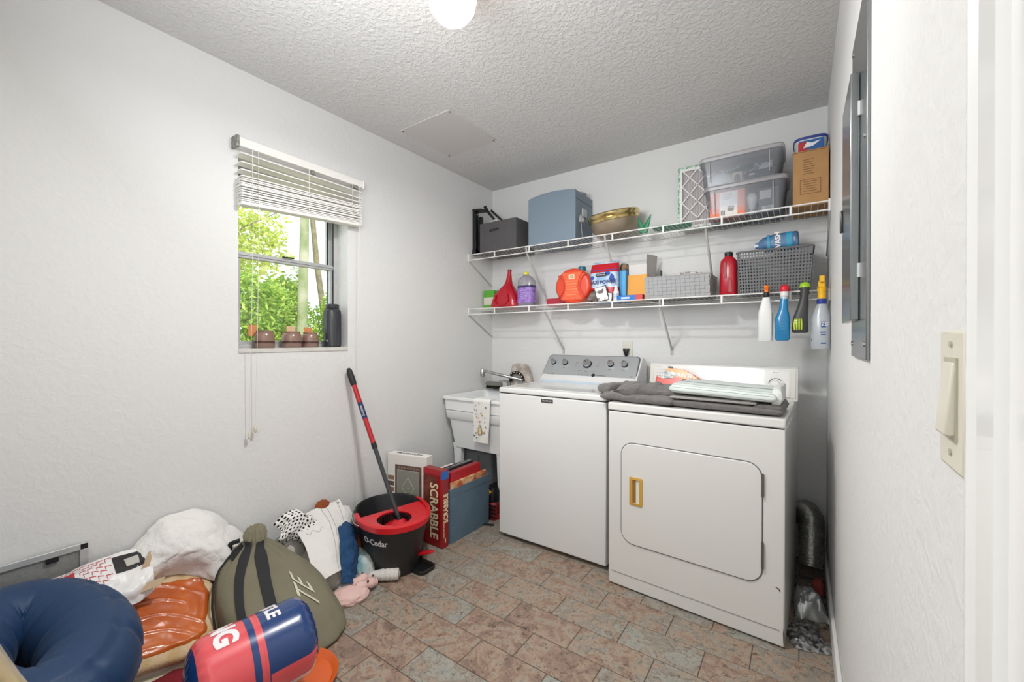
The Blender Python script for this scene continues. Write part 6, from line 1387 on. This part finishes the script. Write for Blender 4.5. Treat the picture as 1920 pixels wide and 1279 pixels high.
cloth('comforter', 'white quilted comforter bundle under the tray against the wall', m, wh2, (.19, -2.3, 0))
# white fleece over the wall side
m = MB(); patch(m, [[(.022, -2.335, .36), (.022, -2.27, .435), (.022, -2.175, .487), (.022, -2.055, .455), (.022, -1.955, .360), (.022, -1.875, .262)],
    [(.085, -2.345, .345), (.095, -2.27, .415), (.105, -2.175, .455), (.11, -2.06, .425), (.10, -1.965, .335), (.085, -1.89, .235)],
    [(.130, -2.33, .300), (.150, -2.26, .345), (.175, -2.165, .372), (.185, -2.065, .350), (.165, -1.975, .275), (.13, -1.90, .19)],
    [(.100, -2.29, .270), (.115, -2.23, .280), (.150, -2.13, .292), (.205, -2.065, .235), (.205, -1.99, .16), (.16, -1.93, .10)],
    [(.09, -2.27, .262), (.11, -2.20, .262), (.19, -2.085, .215), (.265, -2.085, .13), (.26, -2.055, .06), (.2, -2.0, .03)]], 90, 80, .012, .026, 5, 2)
cloth('white_fleece', 'fluffy white blanket piled against the wall behind the orange topped cushion', m, mat('fleece_white', 'e6e4e1', 1, sheen=.5, bump=.4, bscale=70), (.1, -2.1, .2), 'blanket')
# shopping bag with cardboard
bagw = mat('bag_plastic_white', 'e7e5e4', .35)
t = thing('shopping_bag', 'white plastic shopping bag with red and black print lying on the pile', 'bag', (.12, -2.36, .33), world=True)
m = MB(); patch(m, [[(.045, -2.515, .375), (.05, -2.43, .400), (.06, -2.33, .405), (.075, -2.215, .402)], [(.11, -2.52, .375), (.12, -2.44, .388), (.135, -2.34, .375), (.105, -2.235, .372)], [(.18, -2.50, .350), (.19, -2.43, .345), (.19, -2.35, .325), (.135, -2.255, .325)]], 60, 34, .003, .010, 12, 5); P('bag_film', m, bagw, t, ang=60); bagf = m
m = MB(); patch(m, [[(.12, -2.43, .345), (.15, -2.35, .352), (.165, -2.27, .360)], [(.20, -2.42, .330), (.215, -2.345, .320), (.195, -2.275, .325)], [(.235, -2.39, .29), (.225, -2.33, .27), (.19, -2.27, .275)]], 34, 26, .003, .010, 16, 9); P('bag_flap', m, bagw, t, ang=60)
rp = mat('print_red2', 'c23a40', .5); bkm = mat('ink_black', '222020', .6)
sg = 1 if on_surf(bagf, .5, .5, .01).z > on_surf(bagf, .5, .5, -.01).z else -1
P('print_shape', decal(bagf, .56, .86, .12, .62, sg, .02), bkm, t)
P('print_window', decal(bagf, .66, .78, .26, .50, sg, .02, off=.0018), mat('print_grey', 'b9b5b0', .6), t)
P('print_shape', decal(bagf, .14, .24, .20, .52, sg), rp, t)
for i in range(6):
    for j in range(7):
        u_, v_ = .07+.072*j+(.03 if i % 2 else 0), .08+.13*i
        if .10 < u_ < .27 and .12 < v_ < .56: continue
        if u_ > .53: continue
        P('print_line', decal(bagf, u_, u_+.055, v_, v_+.018, sg, 0, 2), rp, t)
        P('print_line', decal(bagf, u_, u_+.006, v_, v_+.10, sg, 0, 2), rp, t)
t = thing('cardboard_scrap', 'tan cardboard flap sticking out of the white shopping bag', 'cardboard', (.13, -2.27, .36), world=True)
m = MB(frame((.128, -2.262, .352), (.55, -.85, -.2), (-.35, -.1, .9))); m.prism([(-.055, -.03), (.03, -.05), (.055, .0), (-.01, .042), (-.05, .045)], -.002, .002); P('flap', m, mat('tan_card', 'bfa88a', .85), t)
t = thing('cardboard_scrap', 'folded tan cardboard tongue poking from the lower flap of the shopping bag', 'cardboard', (.2, -2.31, .31), world=True)
m = MB(frame((.208, -2.305, .306), (.3, .9, .15), (-.6, .2, .75))); m.prism([(-.055, -.014), (.045, -.010), (.058, .012), (-.02, .016)], -.002, .002); P('flap', m, mat('tan_card', 'bfa88a', .85), t)
# framed insect screen leaning on the wall
t = thing('window_screen', 'metal framed grey insect screen leaning on the left wall', 'screen', (.03, -2.64, 0), world=True)
scx = .030
for b in ((-2.855, -2.417, .444, .466), (-2.855, -2.417, 0, .022), (-2.439, -2.417, .022, .444), (-2.855, -2.833, .022, .444)):
    P('frame_bar', MB().box(scx-.012, scx, b[0], b[1], b[2], b[3]), alu, t, bevel=.002)
P('mesh_panel', MB().box(scx-.008, scx-.006, -2.833, -2.439, .022, .444), mat('mesh_grey', '8c8d8b', .8, var=.15, vscale=60, bump=.3, bscale=300), t)
P('corner_piece', MB().box(scx-.0005, scx+.001, -2.437, -2.419, .446, .464), black_pl, t)
P('pull_tab', MB().box(scx-.002, scx+.003, -2.520, -2.490, .428, .443), black_pl, t)

# orange dish
t = thing('orange_dish', 'orange plastic dish lying on the floor under the inflatable cylinder', 'dish', (.70, -2.04, 0), world=True)
m = MB(); m.lathe([(.10, .001), (.115, .004), (.132, .022), (.137, .024), (.139, .020), (.120, .0015)], 60, False, False, cx=.690, cy=-2.02); m.lathe([(.001, .001), (.116, .0015), (.116, .005), (.001, .005)], 60, cx=.690, cy=-2.02); P('dish', m, mat('dish_orange', 'e2611b', .3, coat=.3), t, ang=45)
# inflatable cylinder
R0 = .120; CA, CB = Vector((.680, -2.335, .180)), Vector((.745, -1.985, .195))
ax = (CB-CA).normalized(); upv = Vector((0, 0, 1)); sd = ax.cross(upv).normalized(); uv_ = sd.cross(ax)
LEN = (CB-CA).length
def cylp(s_, a, r): return CA+ax*s_+sd*(r*math.cos(a))+uv_*(r*math.sin(a))
def rad_(s_, a):
    e_ = min(s_/.055, (LEN-s_)/.055, 1); e_ = max(e_, 0); r = R0*math.sqrt(max(1-(1-e_)**2*.92, 0.01))
    ed = min(s_, LEN-s_); pk_ = math.exp(-((ed-.020)/.022)**2); r *= 1-.05*pk_*(.5+.5*math.sin(a*22))
    return r
cor = mat('vinyl_coral', 'e2545b', .22, coat=.5, bump=.06, bscale=14); nav = mat('vinyl_navy', '173b74', .22, coat=.5, bump=.06, bscale=14); wv_ = mat('vinyl_white', 'ecdfe2', .25, coat=.5)
t = thing('inflatable_cylinder', 'coral and navy inflatable cylinder with white lettering lying on the bag', 'inflatable', (.7, -2.18, .07), world=True)
def band_(s0, s1, m_, nm, off=0, a0=0, a1=2*PI, capa=False, capb=False, n=None, seg=112):
    n = n or max(2, int((s1-s0)/.008)); full = abs(a1-a0-2*PI) < 1e-6; rr = []
    for i in range(n+1):
        s_ = s0+(s1-s0)*i/n; rr.append([cylp(s_, a0+(a1-a0)*k/seg, rad_(s_, a0+(a1-a0)*k/seg)+off) for k in range(seg if full else seg+1)])
    m = MB()
    if full: m.loft([r[::-1] for r in rr], capa, capb)
    else:
        k_ = len(rr[0]); vs = [p for r in rr for p in r]; m.add(vs, [(i*k_+j, i*k_+j+1, (i+1)*k_+j+1, (i+1)*k_+j) for i in range(n) for j in range(k_-1)])
    return P(nm, m, m_, t, ang=60)
S1, S2_ = .050, .185
band_(0.0, S1*.55, nav, 'end_cap', capa=True); band_(S1*.55, S2_, cor, 'coral_section'); band_(S2_, LEN, nav, 'navy_section', capb=True)
band_(S2_-.030, S2_-.012, nav, 'navy_stripe', .0007); band_(S2_+.000, S2_+.007, cor, 'coral_stripe', .0007)
# coral and white panels on the lower room side of the navy section (+sd side points to the room)
band_(S2_+.010, LEN-.012, cor, 'coral_panel', .0008, math.radians(-62), math.radians(2), seg=40)
band_(S2_+.000, LEN-.02, wv_, 'white_panel', .0012, math.radians(-80), math.radians(-30), seg=30)
def cwarp(s0, a0, flip=1):
    # text x runs around the girth (downwards on the room side), y along the axis
    def f(p):
        a = a0 - p.x/R0; s_ = s0 + p.y; return cylp(s_, a, rad_(s_, a)+.0013+p.z)
    return f
wl = mat('vinyl_letter_white', 'f2eef0', .3)
text('lettering', 'BATTLE', .052, None, wl, t, warp=cwarp(S2_+.045, math.radians(118)), sub=2, bold=.002)
text('lettering', 'KING', .082, None, wl, t, warp=cwarp(S2_-.085, math.radians(112)), sub=2, bold=.004)
P('seam', MB().tube([cylp(LEN-.018, 2*PI*k/72, rad_(LEN-.018, 2*PI*k/72)+.0005) for k in range(72)], .0016, 6, closed=True), mat('seam_navy', '0f2850', .4), t)
# blue inflatable ring
t = thing('inflatable_ring', 'large blue flocked inflatable ring with puckered seams in the bottom left corner', 'inflatable', (.42, -2.60, .14), world=True)
RC = Vector((.360, -2.602, .285)); RM = Matrix.Translation(RC) @ Matrix.Rotation(math.radians(-6), 4, 'X') @ Matrix.Rotation(math.radians(10), 4, 'Y')
NA, NB = 150, 56; rings = []
mjx, mjy, mn = .208, .132, .116
def torus(a, b, off=0):
    # a: round the ring, b: round the tube (0 = outer equator, 90 = top)
    c_, s_ = math.cos(a), math.sin(a)
    cx_, cy_ = mjx*c_, mjy*s_; nx_, ny_ = c_/mjx, s_/mjy; L_ = math.hypot(nx_, ny_); nx_, ny_ = nx_/L_, ny_/L_
    fold = .5+.5*math.cos(a*11+.7*math.sin(a*3)); outw = max(0, math.cos(b-.2))**2; inn = max(0, -math.cos(b))**1.5
    r = mn*(1-.10*outw*fold**14-.06*inn*fold**5) - .012*math.exp(-(math.sin((b-math.radians(62))/2)/.035)**2) + off
    return RM @ Vector((cx_+nx_*r*math.cos(b), cy_+ny_*r*math.cos(b), r*math.sin(b)))
m = MB(); m.loft([[torus(2*PI*i/NA, 2*PI*k/NB) for k in range(NB)] for i in range(NA)], closed=True)
P('tube', m, mat('flock_blue', '07335c', .55, sheen=.06, bump=.12, bscale=220, var=.10, vscale=5), t, ang=70)
sm = mat('seam_blue', '123463', .5)
P('seam', MB().tube([torus(2*PI*k/120, math.radians(62), .0015) for k in range(120)], .0026, 6, closed=True), sm, t)
P('seam', MB().tube([torus(2*PI*k/120, math.radians(-2), .0006) for k in range(120)], .0014, 6, closed=True), sm, t)
m = MB(); blob(m, (.27, -2.66, 0), (.19, .17, .105), 23, .10, seg=44, rings=24)
cloth('grey_blanket', 'grey blanket bundle under the blue inflatable ring', m, mat('blanket_grey', '8f8d8b', .95), (.3, -2.66, 0), 'blanket')
